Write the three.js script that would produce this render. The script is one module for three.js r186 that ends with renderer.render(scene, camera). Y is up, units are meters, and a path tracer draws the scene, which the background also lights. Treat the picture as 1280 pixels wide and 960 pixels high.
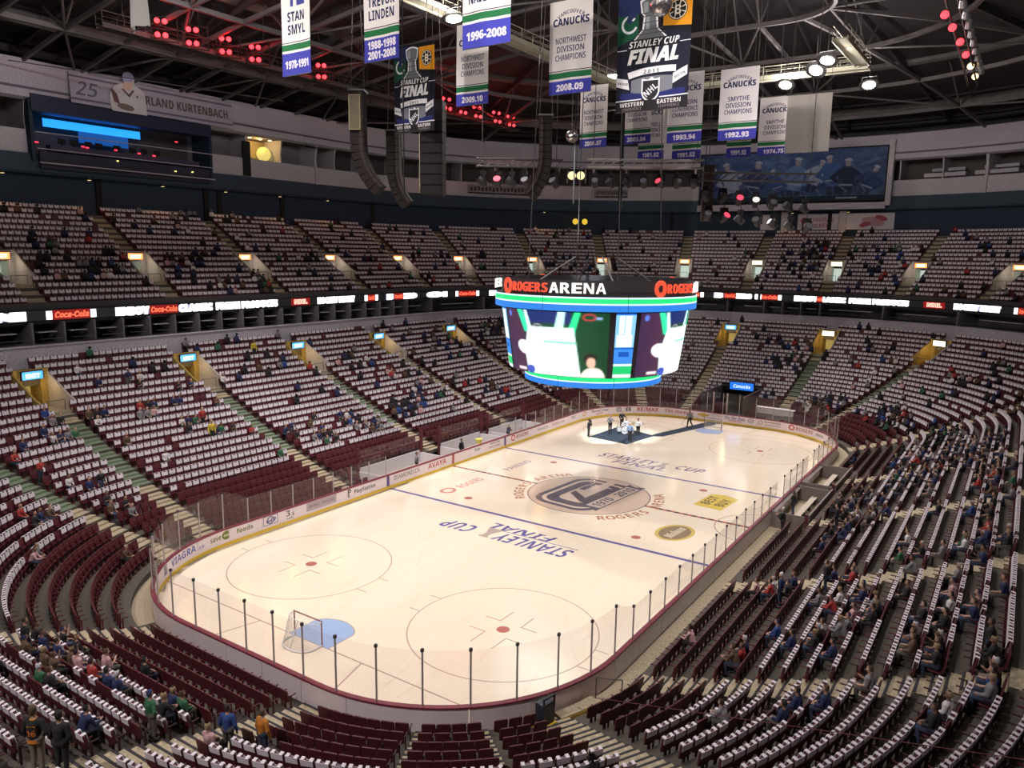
import * as THREE from 'three';
import { mergeGeometries } from 'three/addons/utils/BufferGeometryUtils.js';
import { MarchingCubes } from 'three/addons/objects/MarchingCubes.js';
import { ImprovedNoise } from 'three/addons/math/ImprovedNoise.js';
import { FontLoader } from 'three/addons/loaders/FontLoader.js';
import { TextGeometry } from 'three/addons/geometries/TextGeometry.js';
import { RectAreaLightUniformsLib } from 'three/addons/lights/RectAreaLightUniformsLib.js';

// ---------------------------------------------------------------- camera, exposure, main light
const scene = new THREE.Scene();
const camera = new THREE.PerspectiveCamera(2 * Math.atan(480 / 953.79) * 180 / Math.PI, 1280 / 960, 0.1, 400);
camera.position.set(25.895, 17.70, 49.168);
camera.rotation.set(-0.168, 0.5907, 0.0139, 'YXZ');
camera.updateMatrixWorld(true);
const renderer = new THREE.WebGLRenderer({ antialias: true });
renderer.toneMapping = THREE.LinearToneMapping;
renderer.toneMappingExposure = 1.0;
renderer.shadowMap.enabled = true;
RectAreaLightUniformsLib.init();
scene.background = new THREE.Color(0x000000);
const FLOOD = 950;                                   // candela of one roof floodlight
const SPILL = 0.3;                                  // share of a floodlight that leaks sideways and up from its reflector
const FLOOD_COLOR = new THREE.Color(1, 0.92, 0.90);

// ---------------------------------------------------------------- helpers
let seed = 7;
const rnd = () => { seed = (seed + 0x6d2b79f5) | 0; let t = Math.imul(seed ^ (seed >>> 15), 1 | seed); t = (t + Math.imul(t ^ (t >>> 7), 61 | t)) ^ t; return ((t ^ (t >>> 14)) >>> 0) / 4294967296; };
const rr = (a, b) => a + (b - a) * rnd(), pick = (a) => a[Math.floor(rnd() * a.length)];
const PI = Math.PI, RAD = PI / 180;
const used = {};
const numbered = (n) => { const k = used[n] = (used[n] ?? -1) + 1; return k ? n + '_' + String(k).padStart(3, '0') : n; };
const V = (x, y, z) => new THREE.Vector3(x, y, z);
function mesh(name, geo, mat, parent) {
  const m = new THREE.Mesh(geo, mat); m.name = name; m.castShadow = m.receiveShadow = true;
  if (parent) parent.add(m); return m;
}
function tag(o, label, category, group, kind) {
  o.name = numbered(o.name); if (!o.parent) scene.add(o);
  if (label) o.userData.label = label; if (category) o.userData.category = category;
  if (group) o.userData.group = group; if (kind) o.userData.kind = kind; return o;
}
function thing(name, label, category, group, x = 0, y = 0, z = 0, ry = 0) {
  const g = new THREE.Group(); g.name = name; g.position.set(x, y, z); g.rotation.y = ry; return tag(g, label, category, group);
}
function struct(name, label) { const g = new THREE.Group(); g.name = name; return tag(g, label, null, null, 'structure'); }
const M = (color, rough = 0.8, extra = {}) => new THREE.MeshStandardMaterial({ color: new THREE.Color().setRGB(...color), roughness: rough, ...extra });
const E = (color, k) => new THREE.MeshStandardMaterial({ color: new THREE.Color().setRGB(...color.map((c) => c * 0.3)), emissive: new THREE.Color().setRGB(...color), emissiveIntensity: k, roughness: 0.6 });
function bx(w, h, d, x = 0, y = 0, z = 0, rx = 0, ry = 0, rz = 0) {
  const g = new THREE.BoxGeometry(w, h, d);
  if (rx || ry || rz) g.applyMatrix4(new THREE.Matrix4().makeRotationFromEuler(new THREE.Euler(rx, ry, rz)));
  return g.translate(x, y, z);
}
const merge = (list) => mergeGeometries(list.map((g) => g.index ? g.toNonIndexed() : g));
function rod(a, b, r = 0.05, seg = 6, r2 = r) {
  const d = new THREE.Vector3().subVectors(b, a), l = d.length(), g = new THREE.CylinderGeometry(r2, r, l, seg);
  g.applyQuaternion(new THREE.Quaternion().setFromUnitVectors(V(0, 1, 0), d.normalize()));
  return g.translate((a.x + b.x) / 2, (a.y + b.y) / 2, (a.z + b.z) / 2);
}
function beamBox(a, b, w, h) {
  const d = new THREE.Vector3().subVectors(b, a), l = d.length(), g = new THREE.BoxGeometry(w, h, l);
  const m = new THREE.Matrix4().lookAt(a, b, V(0, 1, 0)); g.applyMatrix4(m);
  return g.translate((a.x + b.x) / 2, (a.y + b.y) / 2, (a.z + b.z) / 2);
}
function canvas(w, h, draw) {
  const c = document.createElement('canvas'); c.width = w; c.height = h; const x = c.getContext('2d'); draw(x, w, h);
  const t = new THREE.CanvasTexture(c); t.colorSpace = THREE.SRGBColorSpace; t.anisotropy = 8; return t;
}
function txt(c, s, x, y, size, color, o = {}) {
  c.save(); c.translate(x, y); if (o.rot) c.rotate(o.rot); c.transform(o.sx ?? 1, 0, o.skew ?? 0, 1, 0, 0);
  c.font = (o.style ?? 'bold') + ' ' + size + 'px ' + (o.font ?? 'sans-serif'); c.textAlign = o.align ?? 'center'; c.textBaseline = 'middle'; c.fillStyle = color;
  if (o.fit) { const w = c.measureText(s).width * (o.sx ?? 1); if (w > o.fit || o.wide) c.scale(o.fit / w, 1); }
  if (o.stroke) { c.strokeStyle = o.stroke; c.lineWidth = o.lw ?? 2; c.strokeText(s, 0, 0); }
  c.fillText(s, 0, 0); c.restore();
}
function arcText(c, s, x, y, r, a0, a1, size, color, inside) {
  for (let i = 0; i < s.length; i++) {
    const a = a0 + (a1 - a0) * (s.length > 1 ? i / (s.length - 1) : 0.5);
    txt(c, s[i], x + r * Math.cos(a), y + r * Math.sin(a), size, color, { rot: a + (inside ? -PI / 2 : PI / 2) });
  }
}
const noise = new ImprovedNoise();
function noiseTex(n, f, lo, hi, oct = 3) {
  const d = new Uint8Array(n * n * 4);
  for (let y = 0; y < n; y++) for (let x = 0; x < n; x++) {
    let v = 0, a = 0.5, ff = f;
    for (let o = 0; o < oct; o++) { const u = x / n, w = y / n, N = (p, q) => noise.noise(p * ff, q * ff, o * 7.3); v += a * ((1 - u) * (1 - w) * N(u, w) + u * (1 - w) * N(u - 1, w) + (1 - u) * w * N(u, w - 1) + u * w * N(u - 1, w - 1)); a /= 2; ff *= 2.3; }
    const k = Math.max(0, Math.min(255, lo + (hi - lo) * (0.5 + v))); d.set([k, k, k, 255], (y * n + x) * 4);
  }
  const t = new THREE.DataTexture(d, n, n); t.wrapS = t.wrapT = THREE.RepeatWrapping; t.magFilter = THREE.LinearFilter; t.colorSpace = THREE.SRGBColorSpace; t.needsUpdate = true; return t;
}
const ordn = ['first', 'second', 'third', 'fourth', 'fifth', 'sixth', 'seventh', 'eighth', 'ninth', 'tenth', 'eleventh', 'twelfth', 'thirteenth', 'fourteenth', 'fifteenth', 'sixteenth'];
const grain = noiseTex(256, 9, 150, 270, 4);

// ---------------------------------------------------------------- the oval: s runs along the boards, d outward from them
const HW = 12.95, HL = 30.48, RC = 8.53, CX = HW - RC, CZ = HL - RC, LA = RC * PI / 2;
const SEG = [['R', 2 * CZ], ['FR', LA], ['F', 2 * CX], ['FL', LA], ['L', 2 * CZ], ['NL', LA], ['N', 2 * CX], ['NR', LA]];
const S0 = {}; let STOT = 0; for (const [n, l] of SEG) { S0[n] = STOT; STOT += l; }
function S(reg, v) {
  switch (reg) {
    case 'R': return S0.R + CZ - v; case 'F': return S0.F + CX - v; case 'L': return S0.L + CZ + v; case 'N': return S0.N + CX + v;
    case 'FR': case 'NL': return S0[reg] + v * RAD * RC; default: return S0[reg] + (90 - v) * RAD * RC;
  }
}
function at(s, d) {
  s = ((s % STOT) + STOT) % STOT; let i = 0; while (i < 7 && s >= SEG[i][1]) { s -= SEG[i][1]; i++; }
  const n = SEG[i][0], a = s / RC; let x, z, nx, nz, c = Math.cos(a), q = Math.sin(a);
  if (n === 'R') [x, z, nx, nz] = [HW, CZ - s, 1, 0]; else if (n === 'F') [x, z, nx, nz] = [CX - s, -HL, 0, -1];
  else if (n === 'L') [x, z, nx, nz] = [-HW, s - CZ, -1, 0]; else if (n === 'N') [x, z, nx, nz] = [s - CX, HL, 0, 1];
  else {
    if (n === 'FR') [nx, nz] = [c, -q]; else if (n === 'FL') [nx, nz] = [-q, -c]; else if (n === 'NL') [nx, nz] = [-c, q]; else [nx, nz] = [q, c];
    x = Math.sign(nx || 1) * CX + RC * nx; z = (n[0] === 'F' ? -CZ : CZ) + RC * nz;
    if (n === 'FR' || n === 'NR') x = CX + RC * nx; else x = -CX + RC * nx;
  }
  return { x: x + nx * d, z: z + nz * d, nx, nz, ry: Math.atan2(-nx, -nz), arc: n.length === 2, seg: n };
}
function sLen(s, d) { return at(s, 0).arc ? (RC + d) / RC : 1; }      // metres at offset d per metre along the boards
// s after walking m metres along the row at offset d
function walk(s, d, m) { const n = Math.ceil(Math.abs(m) / 0.03), h = m / n; for (let i = 0; i < n; i++) s += h / sLen(s + Math.sign(m) * 1e-4, d); return s; }
const BREAKS = SEG.map(([n]) => S0[n]);
function stations(s0, s1, deg = 4) {
  const st = [s0]; let s = s0;
  while (s < s1 - 1e-6) {
    let nb = s1; for (const b of BREAKS) for (const k of [-STOT, 0, STOT, 2 * STOT]) { const q = b + k; if (q > s + 1e-6 && q < nb) nb = q; }
    const n = at((s + nb) / 2, 0).arc ? Math.max(1, Math.ceil((nb - s) / (deg * RAD * RC))) : 1;
    for (let i = 1; i <= n; i++) st.push(s + (nb - s) * i / n); s = nb;
  }
  return st;
}
// profile [[d, y], ...] swept along s; closed adds the last edge, caps close the ends; uvf(sIndex, s, k, v) may override uv
function sweep(profile, s0, s1, { closed = true, deg = 4, uv } = {}) {
  const st = stations(s0, s1, deg), pos = [], uvs = [], n = profile.length, e = closed ? n : n - 1, acc = [0];
  for (let k = 0; k < e; k++) { const a = profile[k], b = profile[(k + 1) % n]; acc.push(acc[k] + Math.hypot(b[0] - a[0], b[1] - a[1])); }
  const P = st.map((s) => profile.map(([d, y]) => { const p = at(s, d); return [p.x, y, p.z]; }));
  const q = (a, b, c, d, u) => { pos.push(...a, ...b, ...c, ...a, ...c, ...d); uvs.push(...u[0], ...u[1], ...u[2], ...u[0], ...u[2], ...u[3]); };
  for (let i = 0; i < st.length - 1; i++) for (let k = 0; k < e; k++) {
    const k2 = (k + 1) % n, U = (s, kk, v) => uv ? uv(s, kk, v, k) : [s * sLen(st[i] + 1e-4, profile[kk][0]), v];
    q(P[i][k], P[i][k2], P[i + 1][k2], P[i + 1][k], [U(st[i], k, acc[k]), U(st[i], k2, acc[k + 1]), U(st[i + 1], k2, acc[k + 1]), U(st[i + 1], k, acc[k])]);
  }
  if (closed && n >= 3) for (const [i, flip] of [[0, 1], [st.length - 1, 0]]) for (let k = 1; k < n - 1; k++) {
    const t = [P[i][0], P[i][k], P[i][k + 1]]; if (flip) t.reverse(); for (const v of t) pos.push(...v); uvs.push(...(uv ? [0.001, 0.98, 0.001, 0.98, 0.001, 0.98] : [0, 0, 1, 0, 1, 1]));
  }
  const g = new THREE.BufferGeometry();
  g.setAttribute('position', new THREE.Float32BufferAttribute(pos, 3)); g.setAttribute('uv', new THREE.Float32BufferAttribute(uvs, 2)); g.computeVertexNormals(); return g;
}
const rect = (d0, d1, y0, y1) => [[d0, y0], [d0, y1], [d1, y1], [d1, y0]];
const DS = { side: THREE.DoubleSide };
// a group whose +z looks at the ice, origin on the board line
function frameAt(o, s, d, y = 0) { const p = at(s, d); o.position.set(p.x, y, p.z); o.rotation.y = p.ry; return o; }
const proj = (p) => { const v = p.clone().project(camera); return [640 * (1 + v.x), 480 * (1 - v.y), v.z]; };
const inView = (p, m) => { const [u, v, z] = proj(p); return z < 1 && z > 0 && u > -m && u < 1280 + m && v > -m && v < 960 + m && p.clone().applyMatrix4(camera.matrixWorldInverse).z < 0; };

// materials shared around the hall
const mSeat = M([0.082, 0.01, 0.017], 0.5), mSeatDark = M([0.04, 0.009, 0.012], 0.6), mMetal = M([0.09, 0.085, 0.085], 0.5, { metalness: 0.5 });
const mTowel = M([0.72, 0.66, 0.71], 0.95), mConcrete = M([0.13, 0.112, 0.092], 0.95, { map: grain, ...DS }), mCream = M([0.6, 0.5, 0.34], 0.9, { map: grain });
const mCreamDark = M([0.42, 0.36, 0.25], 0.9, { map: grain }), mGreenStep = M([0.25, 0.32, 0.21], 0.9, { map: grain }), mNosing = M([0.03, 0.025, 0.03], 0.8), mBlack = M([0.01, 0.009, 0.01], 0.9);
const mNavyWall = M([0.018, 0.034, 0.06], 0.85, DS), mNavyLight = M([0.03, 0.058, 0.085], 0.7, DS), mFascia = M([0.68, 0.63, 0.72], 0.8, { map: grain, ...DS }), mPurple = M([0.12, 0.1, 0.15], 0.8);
const mSteel = M([0.11, 0.095, 0.1], 0.6), mDeck = M([0.035, 0.029, 0.032], 0.9, DS), mGreyDark = M([0.05, 0.045, 0.05], 0.8, DS);

// ---------------------------------------------------------------- ice with its painted lines and logos (flat print), two halves
function drawIce(c) {                                     // metres: x to the right, z down
  const line = (w, col, f) => { c.lineWidth = w; c.strokeStyle = col; c.beginPath(); f(); c.stroke(); };
  c.fillStyle = 'rgb(249,234,211)'; c.fillRect(-20, -40, 40, 80);
  for (let i = 0; i < 900; i++) {                         // skate-worn, resurfaced streaks
    const x = rr(-13, 13), z = rr(-30, 30), l = rr(1, 6), a = rr(-0.25, 0.25) + (rnd() < 0.2 ? rr(-1, 1) : 0);
    line(rr(0.02, 0.12), `rgba(${rnd() < 0.5 ? '255,244,224' : '238,216,190'},${rr(0.1, 0.35)})`, () => { c.moveTo(x, z); c.quadraticCurveTo(x + a * l * 0.4, z + l / 2, x + a * l, z + l); });
  }
  const thin = 'rgb(190,160,148)', red = 'rgb(186,112,100)', blue = 'rgb(112,104,156)';
  for (const s of [-1, 1]) {
    line(0.07, thin, () => { c.moveTo(-13, s * 27.13); c.lineTo(13, s * 27.13); });
    line(0.3, blue, () => { c.moveTo(-13, s * 7.77); c.lineTo(13, s * 7.77); });
    for (const q of [-1, 1]) {
      line(0.07, thin, () => { c.moveTo(q * 3.4, s * 27.13); c.lineTo(q * 4.3, s * 30.48); });
      const x = q * 6.71, z = s * 21.03;
      line(0.055, thin, () => c.arc(x, z, 4.57, 0, 7));
      for (const a of [-1, 1]) for (const b of [-1, 1]) {
        line(0.06, thin, () => { c.moveTo(x + a * 0.6, z + b * 1.8); c.lineTo(x + a * 0.6, z + b * 0.65); c.lineTo(x + a * 1.5, z + b * 0.65); });
        line(0.06, thin, () => { c.moveTo(x + a * 4.5, z + b * 0.85); c.lineTo(x + a * 5.2, z + b * 0.85); });
      }
      c.fillStyle = red; c.beginPath(); c.arc(x, z, 0.32, 0, 7); c.fill();
      c.beginPath(); c.arc(q * 6.71, s * 6.1, 0.31, 0, 7); c.fill();
    }
    c.fillStyle = 'rgb(166,190,228)'; c.beginPath(); c.moveTo(-1.3, s * 27.13); c.lineTo(-1.3, s * 25.6);
    c.quadraticCurveTo(-1.1, s * 25.0, 0, s * 24.85); c.quadraticCurveTo(1.1, s * 25.0, 1.3, s * 25.6); c.lineTo(1.3, s * 27.13); c.fill();
    line(0.05, thin, () => { c.moveTo(-1.3, s * 27.13); c.lineTo(-1.3, s * 25.6); c.quadraticCurveTo(-1.1, s * 25.0, 0, s * 24.85); c.quadraticCurveTo(1.1, s * 25.0, 1.3, s * 25.6); c.lineTo(1.3, s * 27.13); });
  }
  for (let x = -13; x < 13; x += 0.62) { c.fillStyle = red; c.fillRect(x, -0.15, 0.62, 0.3); c.fillStyle = 'rgb(120,84,84)'; c.fillRect(x, -0.15, 0.34, 0.3); }
  line(0.07, thin, () => c.arc(12.95, 0, 3.05, PI / 2, 3 * PI / 2));
  // centre crest
  c.fillStyle = 'rgb(222,198,178)'; c.beginPath(); c.arc(0, 0, 4.57, 0, 7); c.fill();
  line(0.09, 'rgb(140,122,124)', () => c.arc(0, 0, 4.57, 0, 7));
  c.save(); c.rotate(-PI / 2 + 0.09);
  const dk = 'rgb(104,97,108)', lt = 'rgb(226,206,190)';
  const rr2 = (x, y, w, h, r, col) => { c.fillStyle = col; c.beginPath(); c.moveTo(x + r, y); c.arcTo(x + w, y, x + w, y + h, r); c.arcTo(x + w, y + h, x, y + h, r); c.arcTo(x, y + h, x, y, r); c.arcTo(x, y, x + w, y, r); c.fill(); };
  rr2(-3.75, -2.9, 7.4, 5.2, 1.5, dk); rr2(-3.35, -2.5, 6.6, 4.4, 1.25, lt); rr2(-3.05, -2.2, 6.0, 3.8, 1.05, dk); rr2(-2.2, -1.45, 4.6, 2.4, 0.7, lt);
  c.fillStyle = dk; c.beginPath(); c.moveTo(-1.9, 0.5); c.lineTo(-0.6, -1.25); c.lineTo(0.1, -1.25); c.lineTo(-0.9, 0.3); c.lineTo(2.2, 0.3); c.lineTo(2.2, 0.95); c.lineTo(-1.9, 0.95); c.fill();
  c.fillStyle = dk; c.fillRect(0.6, -1.3, 1.9, 0.5); c.fillStyle = lt; c.fillRect(2.0, -0.6, 2.0, 0.75);
  c.fillStyle = dk; c.beginPath(); c.moveTo(-2.9, 1.1); c.lineTo(4.2, 1.1); c.lineTo(3.8, 1.75); c.lineTo(4.2, 2.5); c.lineTo(-2.9, 2.5); c.lineTo(-2.5, 1.8); c.fill();
  rr2(-2.2, 1.22, 5.7, 1.16, 0.1, lt);
  c.save(); c.scale(0.01, 0.01); txt(c, '1970', -85, 182, 105, dk, { fit: 230 }); txt(c, '2010', 222, 182, 105, dk, { fit: 230 }); txt(c, '\u2605', 68, 180, 95, 'rgb(176,90,82)'); c.restore();
  c.restore();
  c.save(); c.scale(0.01, 0.01);
  const rust = 'rgb(186,128,106)';
  arcText(c, 'ROGERS ARENA', 0, 0, 525, 2.36, 3.9, 105, rust); arcText(c, 'ROGERS ARENA', 0, 0, 525, 0.92, -0.56, 105, rust, true);
  for (const [s, col] of [[1, 'rgb(104,100,158)'], [-1, 'rgb(134,116,146)']]) {
    c.save(); if (s > 0) c.rotate(PI);
    txt(c, 'STANLEY', -215, -1110, 180, col, { fit: 530, style: 'bold italic', wide: 1 }); txt(c, 'CUP', 360, -1110, 180, col, { fit: 250, style: 'bold italic', wide: 1 });
    c.fillStyle = 'rgb(190,172,160)'; c.beginPath(); c.ellipse(130, -1165, 40, 14, 0, 0, 7); c.fill(); c.fillRect(108, -1165, 44, 60); c.beginPath(); c.moveTo(108, -1105); c.lineTo(152, -1105); c.lineTo(190, -1010); c.lineTo(72, -1010); c.fill();
    txt(c, 'FINAL', -45, -965, 130, col, { fit: 500, style: 'bold italic', wide: 1 }); c.fillStyle = col; c.fillRect(-480, -1024, 560, 7); c.restore();
  }
  txt(c, 'ROGERS', -890, 300, 100, 'rgb(214,150,136)', { rot: -PI / 2, fit: 300 });
  c.lineWidth = 26; c.strokeStyle = 'rgb(214,140,124)'; c.beginPath(); c.ellipse(-905, 555, 46, 58, 0, 0, 7); c.stroke();
  txt(c, 'PANINO', -868, -345, 96, 'rgb(168,152,162)', { rot: -PI / 2, fit: 380 });
  c.save(); c.translate(845, -400); c.rotate(-PI / 2 + 0.08); c.fillStyle = 'rgb(226,200,96)'; c.beginPath(); c.moveTo(-170, -105); c.lineTo(150, -105); c.lineTo(195, 0); c.lineTo(150, 110); c.lineTo(-170, 110); c.fill();
  txt(c, 'BEST', 0, -48, 96, 'rgb(120,100,70)', { fit: 250 }); txt(c, 'BUY', 0, 52, 96, 'rgb(120,100,70)', { fit: 230 }); c.restore();
  c.save(); c.translate(842, 382); c.rotate(-PI / 2 + 0.1); c.fillStyle = 'rgb(214,190,110)'; c.beginPath(); c.ellipse(0, 0, 165, 118, 0, 0, 7); c.fill();
  c.fillStyle = 'rgb(150,130,104)'; c.beginPath(); c.ellipse(0, 0, 138, 94, 0, 0, 7); c.fill(); txt(c, 'Molson', 0, 0, 84, 'rgb(236,222,200)', { fit: 225, style: 'bold italic', font: 'serif' }); c.restore();
  c.restore();
}
const iceRough = noiseTex(256, 12, 40, 78, 4); iceRough.colorSpace = THREE.NoColorSpace; iceRough.repeat.set(3, 4);
{
  const g = struct('floor_ice', 'white ice sheet with painted hockey lines, circles and centre crest');
  for (const half of [0, 1]) {
    const z0 = half ? -HL : 0, keep = seed; seed = 99;
    const t = canvas(1740, 2048, (c) => { c.scale(1740 / 25.9, 2048 / HL); c.translate(HW, -z0); drawIce(c); }); seed = keep;
    const sh = new THREE.Shape(), sg = half ? -1 : 1, pts = [[-HW, 0]];
    for (let i = 0; i <= 12; i++) pts.push([-CX - RC * Math.cos(i / 12 * PI / 2), sg * (CZ + RC * Math.sin(i / 12 * PI / 2))]);
    for (let i = 12; i >= 0; i--) pts.push([CX + RC * Math.cos(i / 12 * PI / 2), sg * (CZ + RC * Math.sin(i / 12 * PI / 2))]);
    pts.push([HW, 0]); sh.setFromPoints(pts.map(([x, z]) => new THREE.Vector2(x, -z)));
    const geo = new THREE.ExtrudeGeometry(sh, { depth: 0.05, bevelEnabled: false }); geo.rotateX(-PI / 2); geo.translate(0, -0.05, 0);
    const p = geo.attributes.position, u = geo.attributes.uv;
    for (let i = 0; i < p.count; i++) u.setXY(i, (p.getX(i) + HW) / 25.9, 1 - (p.getZ(i) - z0) / HL);
    mesh('ice_half', geo, new THREE.MeshPhysicalMaterial({ map: t, roughness: 0.6, roughnessMap: iceRough, specularIntensity: 0.8, clearcoat: 0.7, clearcoatRoughness: 0.15 }), g);
  }
  const base = struct('ground', 'dark concrete slab under the ice and the stands');
  mesh('slab', bx(150, 0.5, 170, 0, -0.4, 0), mGreyDark, base);
  mesh('walkway_floor', sweep(rect(-0.3, 3.2, -0.1, 0.0), 0, STOT), mCream, base);
}

// ---------------------------------------------------------------- boards and their adverts
const wsans = (c, s, x, y, sz, col, fit, o = {}) => txt(c, s, x, y, sz, col, { fit, ...o });
const adFrame = (L, draw) => canvas(2048, 64, (c) => { c.fillStyle = '#efe2e2'; c.fillRect(0, 0, 2048, 64); c.scale(2048 / L, 64 / 1.0); c.save(); draw((s, w, f) => { c.save(); c.translate(s, 0.40); c.scale(0.01, 0.01); f(c, w * 100); c.restore(); }); c.restore(); });
const ring = (c, x, y, r, w, col) => { c.lineWidth = w; c.strokeStyle = col; c.beginPath(); c.arc(x, y, r, 0, 7); c.stroke(); };
const LS = 2 * CZ, LC = 2 * LA + 2 * CX;
const adsLeft = adFrame(LS, (put) => {                    // x on the canvas = CZ - z (left to right seen from the ice)
  const z = (a, b, f) => put(CZ - (a + b) / 2, Math.abs(a - b), f);
  z(21.6, 20.0, (c, w) => { wsans(c, 'foods', 0, 0, 46, '#5d6b2c', w); });
  z(19.5, 18.2, (c, w) => { ring(c, 0, 0, 26, 8, '#6a6a9a'); wsans(c, '649', 0, 2, 46, '#3f3f78', w, { style: 'bold italic' }); c.strokeStyle = '#55558a'; c.lineWidth = 4; c.strokeRect(-55, -34, 110, 66); });
  z(17.7, 16.9, (c, w) => { wsans(c, '3', -14, -4, 64, '#2c2c30', w, { font: 'serif' }); wsans(c, '.5', 22, 10, 36, '#2c2c30', w); wsans(c, 'MARKET', 0, 36, 14, '#444', w); });
  z(15.9, 13.2, (c, w) => { c.fillStyle = '#b9a9ae'; c.fillRect(-w / 2, -36, w, 72); wsans(c, 'DODGE | DEALERS', 0, 0, 34, '#7d7078', w * 0.85); });
  z(12.3, 9.2, (c, w) => { wsans(c, 'P', -120, -8, 66, '#26262c', 60); wsans(c, 'S', -126, 24, 34, '#26262c', 70, { sx: 1.6 }); wsans(c, 'PlayStation', 35, 4, 46, '#3a3238', 220); });
  c1(7.95, '#5a4a80'); c1(0.0, '#b03038'); c1(-7.75, '#5a4a80');
  function c1(zz, col) { z(zz + 0.15, zz - 0.15, (c) => { c.fillStyle = col; c.fillRect(-15, -60, 30, 140); }); }
  z(7.3, 4.3, (c, w) => wsans(c, 'DIAMOND.CA', 0, 0, 58, '#3c3030', w, { style: '' }));
  z(3.5, 0.7, (c, w) => wsans(c, 'AVAYA', 0, 0, 74, '#b8505a', w));
  z(-2.7, -4.2, (c, w) => { wsans(c, 'Esso', 0, -6, 40, '#3c5c4c', w); }); z(-4.9, -7.3, (c, w) => { wsans(c, 'CANADIAN', 0, -16, 30, '#7c6c74', w); wsans(c, 'INVESTMENT', 0, 20, 30, '#7c6c74', w); });
  z(-8.8, -12.0, (c, w) => { ring(c, -130, 0, 28, 13, '#c23a3a'); wsans(c, 'ROGERS', 25, 0, 56, '#8a4a4c', 240); });
  z(-13.4, -15.4, (c, w) => wsans(c, 'HomeLife', 0, 4, 44, '#a3939d', w)); z(-16.2, -18.8, (c, w) => wsans(c, 'Pattison Group', 0, 0, 46, '#b98f8f', w)); z(-19.6, -21.7, (c, w) => wsans(c, 'PRC', 0, 0, 54, '#a2949c', w));
});
const adsFar = adFrame(LC, (put) => {                     // canvas x = S(FL,0) - s
  const f = (a, b, fn) => put(S('FL', 0) - (a + b) / 2, Math.abs(a - b), fn), FL = (v) => S('FL', v), F = (v) => S('F', v), FR = (v) => S('FR', v);
  f(FL(4), FL(9.5), (c) => ring(c, 0, 0, 24, 13, '#c99a48'));
  f(FL(15), FL(31), (c, w) => { wsans(c, 'PureCrew', 0, -8, 50, '#54545c', w); c.strokeStyle = '#a8484c'; c.lineWidth = 9; c.beginPath(); c.moveTo(-50, 34); c.lineTo(50, 26); c.stroke(); });
  f(FL(38), FL(42), (c) => { ring(c, 0, 0, 28, 10, '#6a6a70'); wsans(c, 'W', 0, 0, 36, '#6a6a70'); }); f(FL(45), FL(50), (c) => { c.fillStyle = '#6c6a74'; c.fillRect(-30, -26, 60, 52); wsans(c, 'S', 0, 2, 48, '#efe2e2'); });
  f(FL(54.1), FL(70.3), (c, w) => wsans(c, 'RE/MAX', 0, 0, 70, '#b03440', w)); f(FL(74.5), F(-3.4), (c, w) => wsans(c, 'Tim Hortons', 0, 0, 60, '#a8373a', w, { style: 'bold italic', font: 'serif' }));
  f(F(-3.1), F(-1.4), (c) => { c.fillStyle = '#c9a637'; c.beginPath(); c.moveTo(-70, 12); c.lineTo(-60, -12); c.lineTo(-22, -12); c.lineTo(-22, -26); c.lineTo(22, -26); c.lineTo(22, -12); c.lineTo(70, -12); c.lineTo(60, 12); c.lineTo(22, 12); c.lineTo(22, 26); c.lineTo(-22, 26); c.lineTo(-22, 12); c.fill(); });
  f(F(0.1), F(2.3), (c, w) => { wsans(c, 'On the Run', 0, -6, 60, '#3a3c80', w, { style: 'bold italic', font: 'serif' }); c.strokeStyle = '#b8404a'; c.lineWidth = 8; c.beginPath(); c.moveTo(-70, 32); c.quadraticCurveTo(20, 22, 80, 34); c.stroke(); });
  f(F(2.6), F(3.3), (c) => { ring(c, 0, 0, 27, 8, '#7a6a72'); c.fillStyle = '#7a6a72'; c.fillRect(-16, -4, 32, 8); });
  f(F(3.7), FR(76.4), (c, w) => { ring(c, -w / 2 + 25, 0, 22, 8, '#a58c8c'); wsans(c, 'Mackenzie', 15, -14, 34, '#8c7478', w * 0.7); wsans(c, 'Investments', 15, 20, 26, '#a28c90', w * 0.7); });
  f(FR(72.7), FR(52), (c, w) => { ring(c, -w / 2 + 32, 0, 27, 14, '#c23a3a'); wsans(c, 'ROGERS', 35, 0, 62, '#b06a64', w - 85); }); f(FR(49.5), FR(41), (c, w) => wsans(c, 'WIRELESS', 0, 4, 40, '#4c4446', w));
});
const adsNear = adFrame(LC, (put) => {                    // canvas x = S(NR,0) - s
  const f = (a, b, fn) => put(S('NR', 0) - (a + b) / 2, Math.abs(a - b), fn), NL = (v) => S('NL', v);
  f(NL(33.9), NL(12.1), (c, w) => { wsans(c, 'VIAGRA', -32, 0, 66, '#4350a8', w * 0.76); wsans(c, '.ca', w / 2 - 32, 10, 40, '#7a86bc', 70); });
  f(NL(9.2), NL(0), (c, w) => { wsans(c, 'save', -28, 2, 54, '#6b7434', w * 0.6); c.fillStyle = '#6f7f2e'; c.beginPath(); c.arc(50, 0, 32, 0, 7); c.fill(); wsans(c, 'on', 50, 0, 30, '#eee6d8'); });
  f(NL(40), NL(37), (c, w) => { c.fillStyle = '#8d8794'; c.fillRect(-w / 2, -34, w, 68); });
});
const mBoard = [['L', adsLeft], ['F', adsFar], ['N', adsNear]].reduce((o, [k, t]) => (o[k] = M([0.97, 0.95, 0.98], 0.35, { map: t }), o), {});
mBoard.R = M([0.92, 0.88, 0.93], 0.45);
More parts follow.
